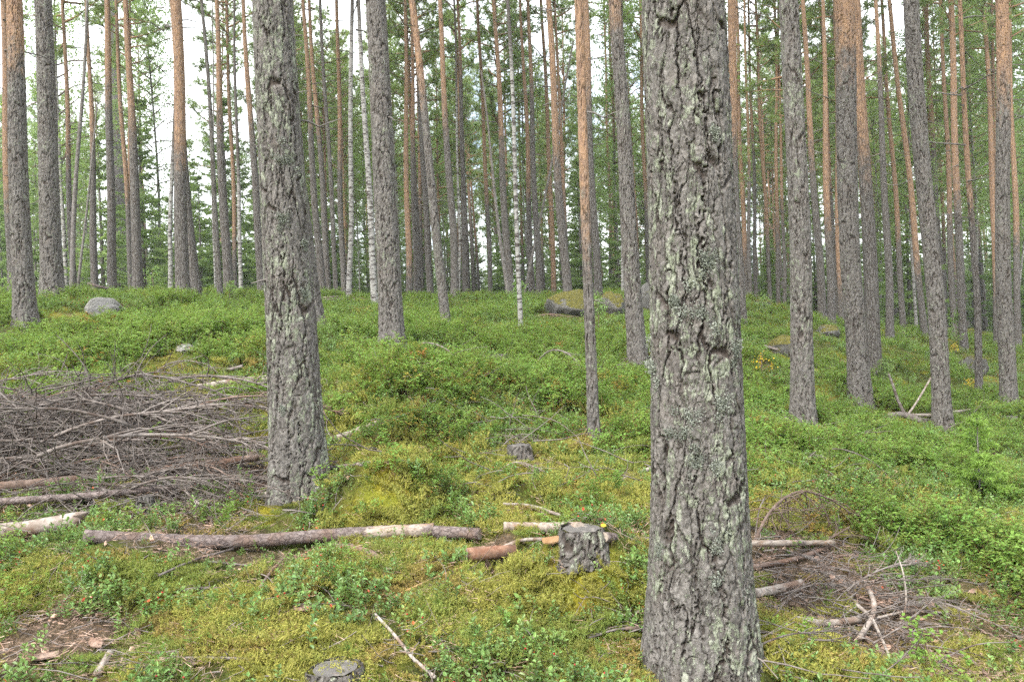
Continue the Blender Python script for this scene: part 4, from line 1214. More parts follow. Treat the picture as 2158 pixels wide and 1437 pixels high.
# --- arched dead twigs standing out of the shrubs
def arch(pix, wpx, label, mat=None, side=0, seed=0, sl=.25, name='dead_branch', group=None, drop=True):
    b = hit(*pix[0]); e = hit(*pix[-1]) if drop else None
    n = len(pix); ds = np.linspace(b[1], e[1] if e is not None else b[1] + .15, n)
    P3 = np.array([at(x, y, d) for (x, y), d in zip(pix, ds)])
    o = P3[0].copy(); o[2] = g1(o[0], o[1]); P3[0][2] = o[2] - .02
    r = wpx * 1.05 * b[1] / F / 2
    pts = smooth_path(P3, 22) - o
    rg = np.random.default_rng(seed); mb = MB()
    tube(mb, pts, np.linspace(r, r * .45, 22), 6)
    root = thing(name, o, label, 'branch', group)
    link('stem', mb.mesh('stem', mat or M_twig), root)
    if side:
        mb = MB()
        for q in range(side):
            t = rg.integers(3, 21); d = unit(np.array([rg.normal(0, .5), rg.normal(0, .5), -rg.uniform(.1, 1.0)]) + .7 * unit(pts[min(t + 1, 21)] - pts[t - 1]))
            L = sl * rg.uniform(.4, 1.1); pp = [pts[t]]
            for w in range(5):
                d = unit(d + rg.normal(0, .18, 3)); pp.append(pp[-1] + d * L / 5)
            tube(mb, np.array(pp), np.linspace(r * .4, r * .14, 6), 4, 0, False)
            for w in range(2):
                k = rg.integers(1, 5); d2 = unit(d + rg.normal(0, .7, 3)); tube(mb, np.array([pp[k], pp[k] + d2 * L * .25, pp[k] + d2 * L * .4 + np.array([0, 0, -.02])]), [r * .2, r * .15, r * .1], 3, 0, False)
        link('side_twigs', mb.mesh('side_twigs', mat or M_twig), root)
    return root
arch([(1582,1150),(1618,1085),(1660,1045),(1705,1036),(1770,1064),(1832,1118)],7,'large arched dead branch with drooping twigs right of the largest trunk',M_redwood,46,1,.36)
arch([(1650,1150),(1685,1128),(1708,1100),(1740,1075),(1790,1085)],6,'second crooked dead branch under the large arched one',M_twig,26,2,.3)
arch([(1590,1130),(1600,1075),(1615,1040)],4,'upright thin twig left of the large arched branch',M_twig,8,3,.2,drop=False)
arch([(1700,1160),(1740,1140),(1790,1110)],6,'short dead branch rising at the right foot of the arched one',M_redwood,16,4,.22,drop=False)
arch([(862,742),(890,724),(925,728),(958,752),(964,790)],4,'arched twig just right of the grey pine with dead side branches',M_twig,4,5,.2)
arch([(944,716),(975,732),(1000,755),(1015,780)],4,'drooping twig at the foot of the strongly leaning pine',M_stick,2,6,.2)
arch([(1074,716),(1108,736),(1120,760),(1121,800)],4,'dark arched twig beside the small pale stump',M_twig,2,7,.2)
arch([(1114,784),(1150,744),(1185,740),(1220,768),(1228,815)],4,'widest arched twig on the bilberry slope',M_twig,6,8,.22)
arch([(1155,768),(1180,784),(1195,815),(1236,822)],4,'pale bent twig under the widest arched twig',M_stick,2,9,.16)
arch([(1262,730),(1290,734),(1325,760),(1372,770)],4,'grey twig stretching towards the largest trunk from the left',M_twig,3,10,.22)
arch([(1072,745),(1082,770),(1085,800)],4,'white leaning twig right beside the small pale stump',M_stick,0,11)
arch([(1132,755),(1148,780),(1152,812)],4,'white drooping twig right of the small pale stump',M_stick,0,12)
arch([(1340,790),(1352,800),(1358,822)],3,'little pale twig left of the largest trunk',M_stick,0,13)
arch([(1755,870),(1766,905),(1762,935)],3,'bowed thin twig in shrubs below the thick red-brown pine',M_twig,2,14,.15)
arch([(1800,940),(1823,905),(1815,880),(1798,860)],3,'tall bent twig in shrubs below the thick red-brown pine',M_twig,2,15,.15)
arch([(1930,985),(1985,975),(2050,1000),(2112,1058)],4,'long low arch of grey twig at right among lush shrubs',M_twig,10,16,.25)
arch([(2030,1010),(2062,985),(2090,1010)],3,'small grey twig loop at right among lush shrubs',M_twig,4,17,.2)
arch([(2075,1140),(2085,1100),(2100,1085)],4,'dead twig spray near the right edge',M_twig,10,18,.25,drop=False)
arch([(240,800),(262,775),(285,765),(300,785)],3,'thin arched twig behind the brush pile',M_twig,6,19,.2)
arch([(300,815),(340,775),(385,760),(440,770),(470,800)],3,'fine grey bent spray behind the brush pile near the thin pole',M_twig,22,20,.3)
arch([(1000,668),(1040,660),(1090,664)],4,'dark dead bough lying behind the foreground birch',M_twig,22,21,.5)
arch([(1110,668),(1160,662),(1200,668)],4,'dead brushwood bough in front of the largest boulder',M_redwood,20,22,.5)
arch([(1030,965),(1075,925),(1110,915),(1140,940)],3,'fine grey dead spray arching over the brown stump',M_twig,40,23,.3)
arch([(930,955),(985,930),(1050,925)],4,'dead twig lying left of the brown stump',M_redwood,16,24,.25)
arch([(700,800),(750,792),(800,800)],3,'fine grey spray in shrubs below the grey pine with dead side branches',M_twig,24,25,.35)
arch([(690,860),(740,845),(800,850)],3,'grey twig spray on the shrub bank right of the lichen-crusted trunk',M_twig,22,26,.35)
arch([(1020,1010),(1080,975),(1130,985),(1180,1015)],3,'pale fine twig spray on the moss above the pale bare log',M_stick,26,27,.25)
arch([(1690,1000),(1700,970),(1720,950)],3,'tiny grey twig in the shrubs right of the largest trunk',M_twig,5,28,.15,drop=False)

# ------------------------------------------------------------------ brush pile
def branch_mesh(seed, L=1.3, r=.011, side=14, mat=M_twig, arcz=.12):
    rg = np.random.default_rng(seed); mb = MB()
    d = unit(np.array([1, rg.normal(0, .1), .35])); pts = [np.zeros(3)]; n = 14
    for q in range(n):
        d = unit(d + rg.normal(0, .07, 3) - np.array([0, 0, arcz * .5])); pts.append(pts[-1] + d * L / n)
    pts = np.array(pts); tube(mb, pts, np.linspace(r, r * .3, n + 1), 6)
    for q in range(side):
        t = rg.integers(3, n); sgn = rg.choice([-1, 1])
        d = unit(np.array([.9, sgn * rg.uniform(.3, .9), rg.uniform(-.4, .5)])); ll = L * rg.uniform(.15, .42) * (1.2 - t / n); pp = [pts[t]]
        for w in range(6):
            d = unit(d + rg.normal(0, .16, 3) + np.array([.08, 0, -.05])); pp.append(pp[-1] + d * ll / 6)
        tube(mb, np.array(pp), np.linspace(r * .5, r * .16, 7), 4, 0, False)
        for w in range(3):
            k = rg.integers(2, 6); d2 = unit(d + rg.normal(0, .6, 3)); e = pp[k] + d2 * ll * .25
            tube(mb, np.array([pp[k], e, e + unit(d2 + rg.normal(0, .4, 3)) * ll * .15]), [r * .22, r * .17, r * .12], 3, 0, False)
    return mb.mesh('dead_branch', mat)
BR = [branch_mesh(300 + q, 1.0 + .18 * q, .009 + .0012 * q, 12 + 2 * q, [M_twig, M_twig, M_redwood, M_twig, M_twig, M_twig][q]) for q in range(6)]
rs = random.Random(21)
def pile(n, px_r, py_r, hmax, label, group, yaw=(-.5, .5), s=(.6, 1.1)):
    for q in range(n):
        px = rs.uniform(*px_r); py = rs.uniform(*py_r)
        b = hit(px, py)
        o = tag(link('dead_branch', BR[rs.randrange(6)], None, (b[0], b[1], b[2] + rs.uniform(.01, hmax))), label, 'branch', group)
        flip = PI if rs.random() < .35 else 0
        o.rotation_euler = (rs.uniform(-.5, .5), rs.uniform(-.18, .15), rs.uniform(*yaw) + flip); k = rs.uniform(*s); o.scale = (k, k, k)
pile(46, (-120, 380), (890, 1045), .42, 'dead grey branch heaped in the big brush pile at the left', 'branches in the big brush pile')
pile(14, (150, 450), (1000, 1080), .08, 'dead branch at the thin front fringe of the brush pile near the lichen-crusted trunk', 'branches fringing the brush pile', (-.8, .8), (.5, .9))
pile(16, (1570, 1900), (1180, 1400), .07, 'small dead branch strewn in the right-hand slash pile', 'branches in the right slash pile', (-1.2, .8), (.2, .42))

def tangle(name, n, px_r, py_r, hfun, L, r, label, seed, mat=M_twig, yaw=.5, curl=.13):
    rg = np.random.default_rng(seed); mb = MB()
    B = np.array([hit(rg.uniform(*px_r), rg.uniform(*py_r)) for _ in range(max(60, n // 6))])
    for q in range(n):
        b = B[rg.integers(len(B))] + np.array([rg.normal(0, .12), rg.normal(0, .15), 0])
        b[2] = g1(b[0], b[1]) + rg.uniform(.0, 1.0) ** 1.1 * hfun(b[0], b[1])
        a = rg.normal(0, yaw) + (PI if rg.random() < .4 else 0)
        d = unit(np.array([math.cos(a), math.sin(a), rg.normal(.12, .2)])); ll = L * rg.uniform(.3, 1.15); pp = [b]
        k = 7; bend = rg.normal(0, curl, 3) - np.array([0, 0, .09])
        for w in range(k):
            d = unit(d + bend + rg.normal(0, .10, 3)); pp.append(pp[-1] + d * ll / k)
        pp = np.array(pp); gz_ = G(pp[:, 0], pp[:, 1]) + .004; pp[:, 2] = np.maximum(pp[:, 2], gz_)
        rr_ = r * rg.uniform(.5, 1.5)
        tube(mb, pp, np.linspace(rr_, rr_ * .45, k + 1), 4, 0, False)
    return stuff(link(name, mb.mesh(name, mat)), label, 'twigs')
def h_left(x, y):
    c = hit_c
    return .05 + .58 * math.exp(-(((x - c[0]) / 1.15) ** 2 + ((y - c[1]) / .95) ** 2))
hit_c = hit(150, 965)
tangle('brush_pile_twigs', 1900, (-140, 470), (880, 1040), h_left, .58, .0044, 'mass of fine grey twigs forming the brush pile', 41, yaw=.8, curl=.18)
tangle('brush_fringe_twigs', 520, (60, 600), (1000, 1090), lambda x, y: .07, .42, .0030, 'fine dead twigs spread in front of the brush pile', 42, yaw=.8)
tangle('slash_pile_twigs', 420, (1560, 1960), (1140, 1420), lambda x, y: .06, .34, .0032, 'dead twigs strewn over the ground right of the largest trunk', 43, yaw=.9)
tangle('moss_twigs', 560, (0, 1400), (1080, 1430), lambda x, y: .03, .22, .0022, 'single thin twigs scattered on the foreground moss', 44, yaw=1.4)
tangle('slope_twigs', 330, (420, 2100), (720, 1060), lambda x, y: .16, .5, .0034, 'thin grey twigs caught in the shrubs on the slope', 45, yaw=.9)

# ------------------------------------------------------------------ bark pieces and single leaves
def slab(px, py, L, wd, yaw, pitch, label, mat, seed, lift=.02, name='bark_piece', cat='bark'):
    rg = np.random.default_rng(seed); b = hit(px, py)
    nu, nv = 12, 7
    U, V_ = np.meshgrid(np.linspace(-.5, .5, nu), np.linspace(-.5, .5, nv), indexing='ij')
    prof = np.clip(1 - np.abs(U * 2) ** 3 * .6 + (fbm(U * 5 + seed, V_ * 0 + seed, seed, 2) - .5) * .5, .15, 1.2)
    X = U * L; Y = V_ * wd * prof; Z = (.25 - V_ ** 2) * wd * 1.1 + U ** 2 * L * .12
    top = np.stack([X, Y, Z], -1).reshape(-1, 3); bot = top - np.array([0, 0, wd * .10])
    i = np.arange(nu - 1)[:, None] * nv; j = np.arange(nv - 1)[None]
    Q = np.stack([i + j, i + nv + j, i + nv + j + 1, i + j + 1], -1).reshape(-1, 4)
    N_ = nu * nv
    mb = MB(); mb.add(np.vstack([top, bot]), np.vstack([Q, Q[:, ::-1] + N_]))
    o = tag(link(name, mb.mesh(name, mat), None, (b[0], b[1], b[2] + lift)), label, cat)
    o.rotation_euler = (rg.uniform(-.3, .3), pitch, yaw)
slab(1815,1398,.17,.07,-.45,.2,'rust-red curled bark piece at the lower right, left of another at the edge',M_redbark,1)
slab(1935,1432,.17,.07,-.4,.15,'rust-red bark piece cut by the bottom edge',M_redbark,2)
slab(1033,1222,.12,.032,1.2,1.0,'dark brown bark strip standing below the short reddish log',M_redwood,3,.05)
slab(1168,1150,.11,.05,.1,-.1,'orange-brown curled bark flap beside the moss-mound stump',simple('tan_bark',[(.24,.14,.07),(.31,.20,.11)],20,3),4,.03)
slab(1035,1360,.10,.035,-.4,.0,'pinkish bark flake in the centre foreground',M_litter,5)
slab(1162,1345,.07,.03,1.4,.3,'pinkish bark flake standing on edge right of centre foreground',M_litter,6,.03)
slab(640,1290,.08,.04,.3,.0,'round pinkish bark flake on the moss left of centre',M_litter,7)
slab(85,1395,.12,.05,.5,.1,'pinkish bark flake at the lower left corner',M_litter,8)
slab(205,1365,.09,.04,-.6,.1,'brown bark flake near the broken wood chunk',M_litter,9)
def leaf_one(px, py, s, label, mat, seed):
    rg = np.random.default_rng(seed); b = hit(px, py)
    th = np.linspace(0, 2 * PI, 13)[:-1]; rr_ = s * (.5 + .12 * np.cos(th) + .05 * np.cos(3 * th))
    V = np.c_[rr_ * np.cos(th), rr_ * np.sin(th) * .8, np.abs(np.sin(th)) * s * .18]
    V = np.vstack([V, [[0, 0, 0]]]); T = [(12, q, (q + 1) % 12) for q in range(12)]
    mb = MB(); mb.add(np.vstack([V, V - np.array([0, 0, .0008])]), None, T + [(25, 13 + (q + 1) % 12, 13 + q) for q in range(12)])
    o = tag(link('fallen_leaf', mb.mesh('fallen_leaf', mat, False), None, (b[0], b[1], b[2] + .035)), label, 'leaf')
    o.rotation_euler = (.7, rg.uniform(-.3, .3), rg.uniform(0, 1))
leaf_one(1076,1100,.026,'yellow leaf lying above the pale bare log',M_yell_leaf,1)
leaf_one(1271,1124,.026,'yellow leaf just above the moss-mound stump',M_yell_leaf,2)
leaf_one(928,1181,.024,'yellow leaf left of the short reddish log',M_yell_leaf,3)
leaf_one(1350,1118,.022,'yellow leaf between the stump and the largest trunk',M_yell_leaf,4)

# ------------------------------------------------------------------ saplings
def sapling(px, py, hpx, label, mat=M_bleaf, seed=0, R=.35, dep=None, leaf=.05, per=16, nb=12, name='birch_sapling'):
    b = hit(px, py) if dep is None else at(px, py, dep); b[2] = g1(b[0], b[1])
    h = hpx * b[1] / F; rg = np.random.default_rng(seed)
    root = thing(name, b, label, 'sapling')
    w = MB(); C = []
    tube(w, np.array([[0, 0, -.05], [rg.normal(0, .03), 0, h * .5], [rg.normal(0, .06), 0, h]]), [.010, .007, .003], 5)
    for q in range(nb):
        z = h * rg.uniform(.15, .95); az = rg.uniform(0, 6.28); ln = R * rg.uniform(.4, 1) * (1.15 - z / h)
        d = np.array([math.cos(az), math.sin(az), rg.uniform(.3, 1)]); e = np.array([0, 0, z]) + unit(d) * ln
        tube(w, np.array([[0, 0, z], e]), [.005, .002], 3, 0, False)
        for k in range(per): C.append(np.array([0, 0, z]) + unit(d) * ln * rg.uniform(.2, 1.1) + rg.normal(0, .05, 3))
    V, Q = leaf_quads(np.array(C), leaf, rg, .3); l = MB(); l.add(V, Q)
    link('stem', w.mesh('stem', M_redwood), root); link('leaves', l.mesh('leaves', mat, False), root)
sapling(1096,676,84,'leafy birch sapling just left of the foreground birch',seed=1,R=.55,per=40,nb=16)
sapling(1262,705,75,'bluish-green willow sapling right of the thin scaly pine',seed=2,R=.4,leaf=.035,mat=M_ling,per=50,name='willow_sapling')
sapling(897,628,42,'light green sapling by the strongly leaning pine',seed=3,R=.7,per=24,leaf=.07)
sapling(2018,735,75,'birch sapling between the dark leaning pine and the swelling pine',seed=4,R=.8,per=40,leaf=.06,nb=18)
sapling(2014,748,26,'yellow-leaved little sapling under the birch sapling at right',M_yleaf,5,.3,per=9,leaf=.05)
sapling(2050,832,32,'yellow-leaved twig plant at the foot of the slim pine with the swelling',M_yleaf,6,.22,per=7,leaf=.04)
sapling(1606,792,50,'yellow-leaved small plant right of the largest trunk',M_yleaf,7,.28,per=7,leaf=.04)
sapling(1868,815,62,'young pine sapling at the foot of the thick red-brown pine',M_needle,8,.3,per=34,leaf=.05,name='pine_sapling')
sapling(486,622,52,'small sapling on the ridge at the foot of an orange-topped pine',seed=9,R=.4,per=14,dep=17.5)
sapling(325,600,62,'leafy young tree on the ridge left of the paired trunks',seed=10,R=.8,per=24,dep=21,leaf=.06)
sapling(30,612,48,'leafy bush at the left edge behind the leftmost large pine',seed=11,R=.8,per=30,dep=14.5,leaf=.05)
sapling(1240,622,40,'sapling growing beside the largest boulder',seed=12,R=.4,per=20,dep=19)
sapling(1610,640,48,'thin green sapling on the right knoll',seed=13,R=.35,per=22,dep=21)
sapling(1910,715,50,'low green sapling behind the dark grey leaning pine',seed=14,R=.6,per=26,dep=22)
sapling(1700,770,40,'leafy shoot behind the lichen-based pine',seed=15,R=.3,per=24,leaf=.04)
b = hit(2066, 1068)
root = thing('spruce_sapling', b, 'bright green spruce sapling at the right edge, nearest of the young trees', 'sapling')
w_, n_ = spruce_parts(321, 1.0, .55, M_spruce_l, 60, .06, .010, 9)
hs = 195 * b[1] / F
for nm, m in (('trunk', w_), ('crown', n_)):
    o = link(nm, m, root); o.scale = (hs * .95, hs * .95, hs)
b = at(1795, 760, 13.6); b[2] = g1(b[0], b[1])

# ------------------------------------------------------------------ ground cover prototypes
def leaf6(mb, p, d, nrm, L, wd, fold=.25, m=0):
    d = unit(d); s = unit(np.cross(d, nrm)); u = np.cross(s, d)
    f = u * wd * fold
    V = [p, p + d * L * .35 + s * wd * .5 + f, p + d * L * .75 + s * wd * .38 + f, p + d * L + u * (-.1 * L), p + d * L * .75 - s * wd * .38 + f, p + d * L * .35 - s * wd * .5 + f]
    mb.add(V, [(0, 1, 2, 3), (0, 3, 4, 5)], None, m)
def ling_clump(seed, sprigs=5, hgt=.10, leafL=.019, spread=.045, red=False, mats=None, nl=13):
    rg = np.random.default_rng(seed); mb = MB()
    for s in range(sprigs):
        base = np.array([rg.normal(0, spread), rg.normal(0, spread), -.01]); h = hgt * rg.uniform(.6, 1.15)
        ln = np.array([rg.normal(0, .3), rg.normal(0, .3), 1]); top = base + ln * h
        tube(mb, np.array([base, base + ln * h * .5 + rg.normal(0, .004, 3), top]), [.0016, .0013, .0009], 3, 1, False)
        for q in range(nl):
            t = .25 + .75 * (q + .5) / nl; p = base + ln * h * t; az = q * 2.4 + rg.uniform(-.4, .4); el = rg.uniform(.05, .6) + .5 * (t > .9)
            d = np.array([math.cos(az) * math.cos(el), math.sin(az) * math.cos(el), math.sin(el)])
            leaf6(mb, p, d, np.array([0, 0, 1.]) + rg.normal(0, .2, 3), leafL * rg.uniform(.75, 1.2), leafL * .58, .2, 2 if (red and rg.random() < .05) else 0)
        if red and rg.random() < .6:
            p = base + ln * h * .8 + rg.normal(0, .008, 3)
            th = np.arange(5) * 2 * PI / 5; r_ = .0042
            V = np.vstack([[p + [0, 0, r_]], p + r_ * np.c_[np.cos(th), np.sin(th), th * 0], [p - [0, 0, r_]]])
            mb.add(V, None, [(0, 1 + q, 1 + (q + 1) % 5) for q in range(5)] + [(6, 1 + (q + 1) % 5, 1 + q) for q in range(5)], 3)
    return mb.mesh('lingonberry', mats or [M_ling, M_stem, M_red, M_berry], False)
def bil_clump(seed, stems=5, hgt=.20, leafL=.020, spread=.07, mat=None):
    rg = np.random.default_rng(seed); mb = MB()
    for s in range(stems):
        base = np.array([rg.normal(0, spread), rg.normal(0, spread), -.015]); h = hgt * rg.uniform(.6, 1.15)
        ln = np.array([rg.normal(0, .28), rg.normal(0, .28), 1]); tip = base + ln * h
        tube(mb, np.array([base, tip]), [.0018, .0009], 3, 1, False)
        for b in range(6):
            t = rg.uniform(.35, 1); p = base + ln * h * t; az = rg.uniform(0, 6.28); d = unit(np.array([math.cos(az), math.sin(az), rg.uniform(.4, 1.1)])); l = h * rg.uniform(.2, .42)
            tube(mb, np.array([p, p + d * l]), [.0011, .0006], 3, 1, False)
            for q in range(6):
                pp = p + d * l * (.25 + .75 * q / 5); a2 = rg.uniform(0, 6.28); dd = np.array([math.cos(a2), math.sin(a2), rg.uniform(-.1, .5)])
                leaf6(mb, pp, dd, np.array([0, 0, 1.]) + rg.normal(0, .3, 3), leafL * rg.uniform(.7, 1.2), leafL * .55, .12, 0)
    return mb.mesh('bilberry', [mat or M_bil, M_stem], False)
def moss_patch(seed, R=.075, n=95, hgt=.032, mat=None):
    rg = np.random.default_rng(seed); mb = MB()
    a = rg.uniform(0, 6.28, n); r = R * np.sqrt(rg.uniform(0, 1, n)); C = np.c_[r * np.cos(a), r * np.sin(a), rg.uniform(-.008, .008, n)]
    D = np.c_[np.cos(a) * .5 + rg.normal(0, .5, n), np.sin(a) * .5 + rg.normal(0, .5, n), rg.uniform(.35, 1.1, n)]
    D /= np.linalg.norm(D, axis=1)[:, None]
    V, T = blades(C, D, hgt, .0055, 2, .18, rg, .1); mb.add(V, None, T)
    # feathery side pinnae
    k = 4
    t = np.tile(np.linspace(.35, .9, k), n)[:, None]; CC = np.repeat(C, k, 0) + np.repeat(D, k, 0) * hgt * t
    S = rg.normal(0, 1, (n * k, 3)); S = S - np.repeat(D, k, 0) * (S * np.repeat(D, k, 0)).sum(1)[:, None]; S /= np.linalg.norm(S, axis=1)[:, None]
    V, T = blades(CC, S + np.repeat(D, k, 0) * .5, hgt * .38, .0042, 1, .25, rg, .05); mb.add(V, None, T)
    return mb.mesh('moss', mat or M_moss, False)
def grass_tuft(seed, n=26, hgt=.16):
    rg = np.random.default_rng(seed); mb = MB()
    for q in range(n):
        b = np.array([rg.normal(0, .03), rg.normal(0, .03), -.01]); d = unit(np.array([rg.normal(0, .4), rg.normal(0, .4), 1])); h = hgt * rg.uniform(.5, 1.2)
        s = unit(np.cross(d, rg.normal(0, 1, 3))) * .0013
        m = b + d * h * .55; e = m + unit(d + np.array([d[0], d[1], -.5]) * .6) * h * .45
        mb.add([b - s, b + s, m + s * .8, m - s * .8, e], [(0, 1, 2, 3)], [(3, 2, 4)], 0)
    return mb.mesh('grass', M_grass, False)
def flake(seed):
    rg = np.random.default_rng(seed); n = 6; th = np.arange(n) * 2 * PI / n; r = rg.uniform(.5, 1, n) * .02
    V = np.c_[r * np.cos(th) * 1.5, r * np.sin(th) * .8, rg.uniform(-.003, .004, n)]; V = np.vstack([V, [[0, 0, .006]]])
    mb = MB(); mb.add(V, None, [(6, q, (q + 1) % n) for q in range(n)])
    return mb.mesh('flake', M_litter, False)

def needle_litter(seed, n=26):
    rg = np.random.default_rng(seed); a = rg.uniform(0, 6.28, n)
    C = np.c_[rg.normal(0, .05, n), rg.normal(0, .05, n), rg.uniform(.0, .012, n)]
    V, T = blades(C, np.c_[np.cos(a), np.sin(a), rg.normal(0, .15, n)], .045, .0022, 1, .1, rg, .1)
    mb = MB(); mb.add(V, None, T)
    return mb.mesh('needles', M_litter, False)
ling_c = proto_collection('lingonberry', [ling_clump(1), ling_clump(2, 4, .085), ling_clump(3, 6, .12, .021), ling_clump(4, 5, .10, .018, red=True), ling_clump(5, 3, .13, .02, .03)])
bil_c = proto_collection('bilberry', [bil_clump(11, leafL=.024), bil_clump(12, 6, .24, .024), bil_clump(13, 5, .17, .021), bil_clump(14, 4, .21, .027), bil_clump(15, 5, .2, .022, mat=M_bilr), bil_clump(16, 5, .17, .02, mat=M_bilr)])
moss_c = proto_collection('moss', [moss_patch(21), moss_patch(23, .085, 110, .038), moss_patch(24, mat=M_moss_g), moss_patch(25, .085, 110, .036, M_moss_g), moss_patch(26, mat=M_moss_b), moss_patch(27, .07, 90, .03, M_moss_b)])
def moss_v(x, y):
    a = fbm(x * 2.2 + 30, y * 2.2, 81, 3); b = fbm(x * 2.6, y * 2.6 + 44, 83, 3); u = rng.uniform(-.10, .10, len(x))
    k = np.where(b + u > .64, 4, np.where(a + u > .54, 2, 0))
    return k + rng.integers(0, 2, len(x))
grass_c = proto_collection('grass', [grass_tuft(31), grass_tuft(32, 18, .22)])
flake_c = proto_collection('flake', [flake(q) for q in range(4)])

# ------------------------------------------------------------------ ground cover
tr_xy = np.array([(t[3][0], t[3][1], float(t[2](np.array([.1]))[0])) for t in TREES.values() if t[3][1] < 20])
def sample(n, d0, d1, mx=1.18):
    """points over the ground in front of the camera, even per square metre"""
    d = np.sqrt(rng.uniform(d0 ** 2, d1 ** 2, n)); x = rng.uniform(-1, 1, n) * (d * .65 * mx + .3)
    ok = np.ones(n, bool)
    for (tx, ty, tr) in tr_xy:
        ok &= (x - tx) ** 2 + (d - ty) ** 2 > (tr * 1.12 + .01) ** 2
    sb = S1[1]; ok &= (x - sb[0]) ** 2 + (d - sb[1]) ** 2 > (S1[2] * 1.1) ** 2
    return x[ok], d[ok]
def log_near(x, y):
    """0 on a log, rising to 1 a hand's breadth away from it"""
    f = np.ones(len(x))
    for pth, r in KEEP_OFF:
        m = (x > pth[:, 0].min() - r - .3) & (x < pth[:, 0].max() + r + .3) & (y > pth[:, 1].min() - r - .7) & (y < pth[:, 1].max() + r + .3)
        if not m.any(): continue
        q = np.stack([x[m], y[m]], -1); best = np.full(len(q), 9.)
        for a, b in zip(pth[:-1], pth[1:]):
            ab = b - a; t = np.clip(((q - a) @ ab) / (ab @ ab + 1e-9), 0, 1); dv = q - (a + t[:, None] * ab)
            best = np.minimum(best, np.hypot(dv[:, 0], np.where(dv[:, 1] < 0, dv[:, 1] * .42, dv[:, 1])) - r * .8)
        f[m] = np.minimum(f[m], sm(-.01, .10, best))
    return f
def slope_rot(x, y, amt, rg, tilt=.15):
    e = .06; sx = (G(x + e, y) - G(x - e, y)) / (2 * e); sy = (G(x, y + e) - G(x, y - e)) / (2 * e)
    return np.c_[np.arctan(sy) * amt + rg.normal(0, tilt, len(x)), -np.arctan(sx) * amt + rg.normal(0, tilt, len(x)), rg.uniform(0, 6.28, len(x))]

def put(name, coll, nvar, n, d0, d1, keep, smin, smax, label, cat, amt=.6, tilt=.15, dz=0., smod=None, var=None):
    x, y = sample(n, d0, d1)
    ln_ = log_near(x, y)
    k = (rng.uniform(0, 1, len(x)) < keep(x, y)) & ((ln_ > .03) | (cat == 'moss'))
    x, y = x[k], y[k]
    s = rng.uniform(smin, smax, len(x)) * (1.0 if cat == 'litter' else (.5 + .5 * ln_[k]) if cat == 'moss' else (.35 + .65 * ln_[k]))
    if smod is not None: s = s * smod(x, y)
    return scatter(name, coll, np.c_[x, y, G(x, y) + dz], slope_rot(x, y, amt, rng, tilt), s, (var(x, y) if var else rng.integers(0, nvar, len(x))), label, cat)

def cush(x, y):
    return (.46 + .68 * sm(.34, .64, fbm(x * 1.9 + 17, y * 1.9 + 3, 91, 3))) * (1 + .12 * lush_f(x, y))
def bil_v(x, y):
    rust = sm(.54, .70, fbm(x * .7 + 90, y * .7, 71, 3)) * .2 + .012
    return np.where(rng.uniform(0, 1, len(x)) < rust, rng.integers(4, 6, len(x)), rng.integers(0, 4, len(x)))
def bil_k(x, y):
    m = moss_f(x, y); l = lit_f(x, y)
    lf = lush_f(x, y); lush = np.maximum(sm(.34, .56, fbm(x * .9 + 11, y * .9 + 5, 51, 3)) * .7, lf)
    return np.clip(lush * (1 - m * .88 * (1 - .6 * lf)) * (1 - l * .93) * np.maximum(sm(4.2, 6.5, y + .35 * np.maximum(x, 0)), lf) + .04, 0, 1)
def ling_k(x, y):
    m = moss_f(x, y); l = lit_f(x, y); c = sm(.40, .60, fbm(x * 2.3 + 3, y * 2.3, 53, 3))
    return np.clip((.2 + .9 * c) * (1 - m * .84) * (1 - l * .85), 0, 1)
put('moss_carpet', moss_c, 3, 52000, 2.3, 9.5, lambda x, y: np.clip(moss_f(x, y) * 1.1 + .12, 0, 1) * (1 - .9 * lit_f(x, y)) * np.clip(9 / y / y, .25, 1), .7, 1.25, 'yellow-green feather moss carpeting the foreground', 'moss', 1.0, .2,
    smod=lambda x, y: np.clip(y / 4, 1, 1.7), var=moss_v)
put('lingonberry_patch', ling_c, 5, 16000, 2.3, 9.5, ling_k, .75, 1.35, 'glossy green lingonberry sprigs with a few red berries', 'shrubs', .5, .2)
put('bilberry_bank', bil_c, 4, 27000, 3.0, 14, bil_k, .65, 1.1, 'lush bilberry shrubs covering the slope', 'shrubs', .5, .15,
    smod=lambda x, y: np.clip(.58 + y * .06, .68, 1.0) * cush(x, y), var=bil_v)
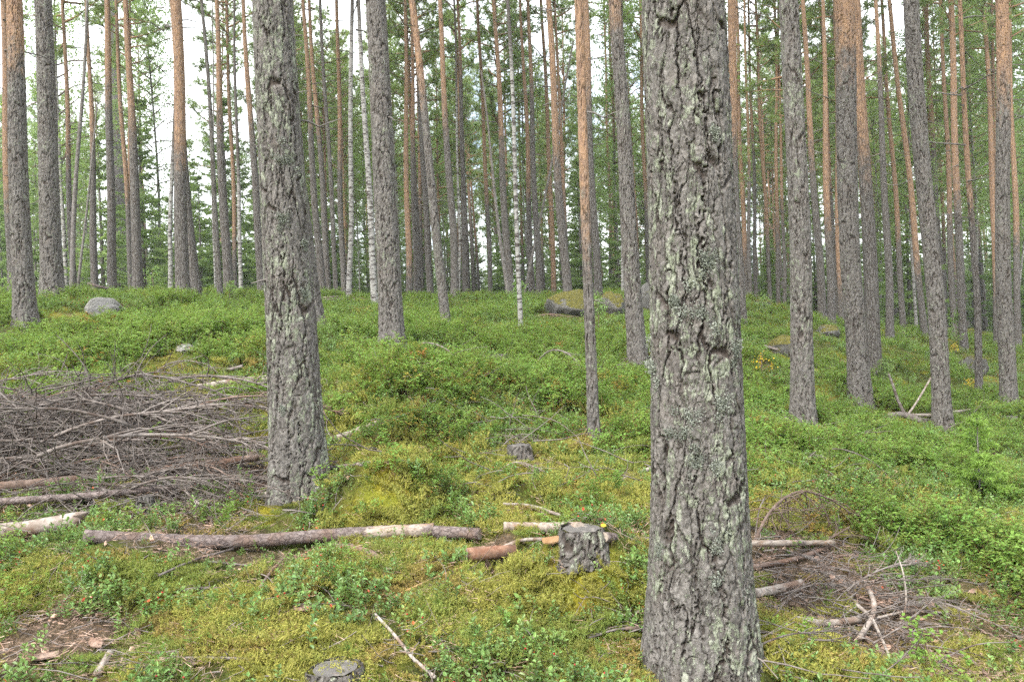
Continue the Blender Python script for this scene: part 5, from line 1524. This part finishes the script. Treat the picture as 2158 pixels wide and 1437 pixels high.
put('far_shrub_layer', bil_c, 4, 38000, 12, 32, lambda x, y: np.clip(.25 + .9 * sm(.36, .6, fbm(x * .6, y * .6, 57, 3)), 0, 1) * (1 - .6 * lit_f(x, y)), .7, 1.1, 'low green shrubs on the rising ground farther back', 'shrubs', .5, .15, var=bil_v, smod=cush)
put('far_lingonberry_layer', ling_c, 5, 24000, 9, 24, lambda x, y: .15 + .6 * sm(.4, .6, fbm(x * 1.1 + 60, y * 1.1, 77, 3)), 1.0, 1.6, 'low leafy lingonberry carpet on the middle slope', 'shrubs', .5, .2)
put('hair_grass', grass_c, 2, 3800, 2.5, 22, lambda x, y: (1 - lit_f(x, y)) * sm(.45, .62, fbm(x * 1.4, y * 1.4, 59, 2)), .6, 1.3, 'fine hair grass growing between the shrubs', 'grass', .3, .1)
put('bark_litter', flake_c, 4, 7000, 2.3, 10, lambda x, y: np.clip(.22 + .78 * lit_f(x, y), 0, 1), .4, 1.4, 'scattered brown bark flakes and dead leaves', 'litter', 1.0, .4, .012)

put('needle_litter', proto_collection('needles', [needle_litter(q) for q in range(3)]), 3, 9000, 2.3, 8, lambda x, y: np.clip(.35 + .65 * lit_f(x, y), 0, 1), .7, 1.3, 'fallen brown pine needles sprinkled over moss and soil', 'litter', 1.0, .1, .022)

# ------------------------------------------------------------------ thin haze between the far trunks
zlo = float(gz[RR < 400].min()) - 1.0
mb = MB()
X0, X1, Y0, Y1, Z0, Z1 = -160, 160, -60, 190, zlo, 34.0
mb.add([(X0,Y0,Z0),(X1,Y0,Z0),(X1,Y1,Z0),(X0,Y1,Z0),(X0,Y0,Z1),(X1,Y0,Z1),(X1,Y1,Z1),(X0,Y1,Z1)], [(3,2,1,0),(4,5,6,7),(0,1,5,4),(1,2,6,5),(2,3,7,6),(3,0,4,7)])
hz = NT('pale_haze')
pv = hz.n('VolumePrincipled'); pv.inputs['Color'].default_value = (.93, .96, 1.0, 1); pv.inputs['Density'].default_value = .0009; pv.inputs['Anisotropy'].default_value = .2
hz.t.links.new(pv.outputs[0], hz.out.inputs['Volume'])
stuff(link('haze', mb.mesh('haze', hz.m, False)), 'thin pale haze hanging between the far trunks', 'haze')
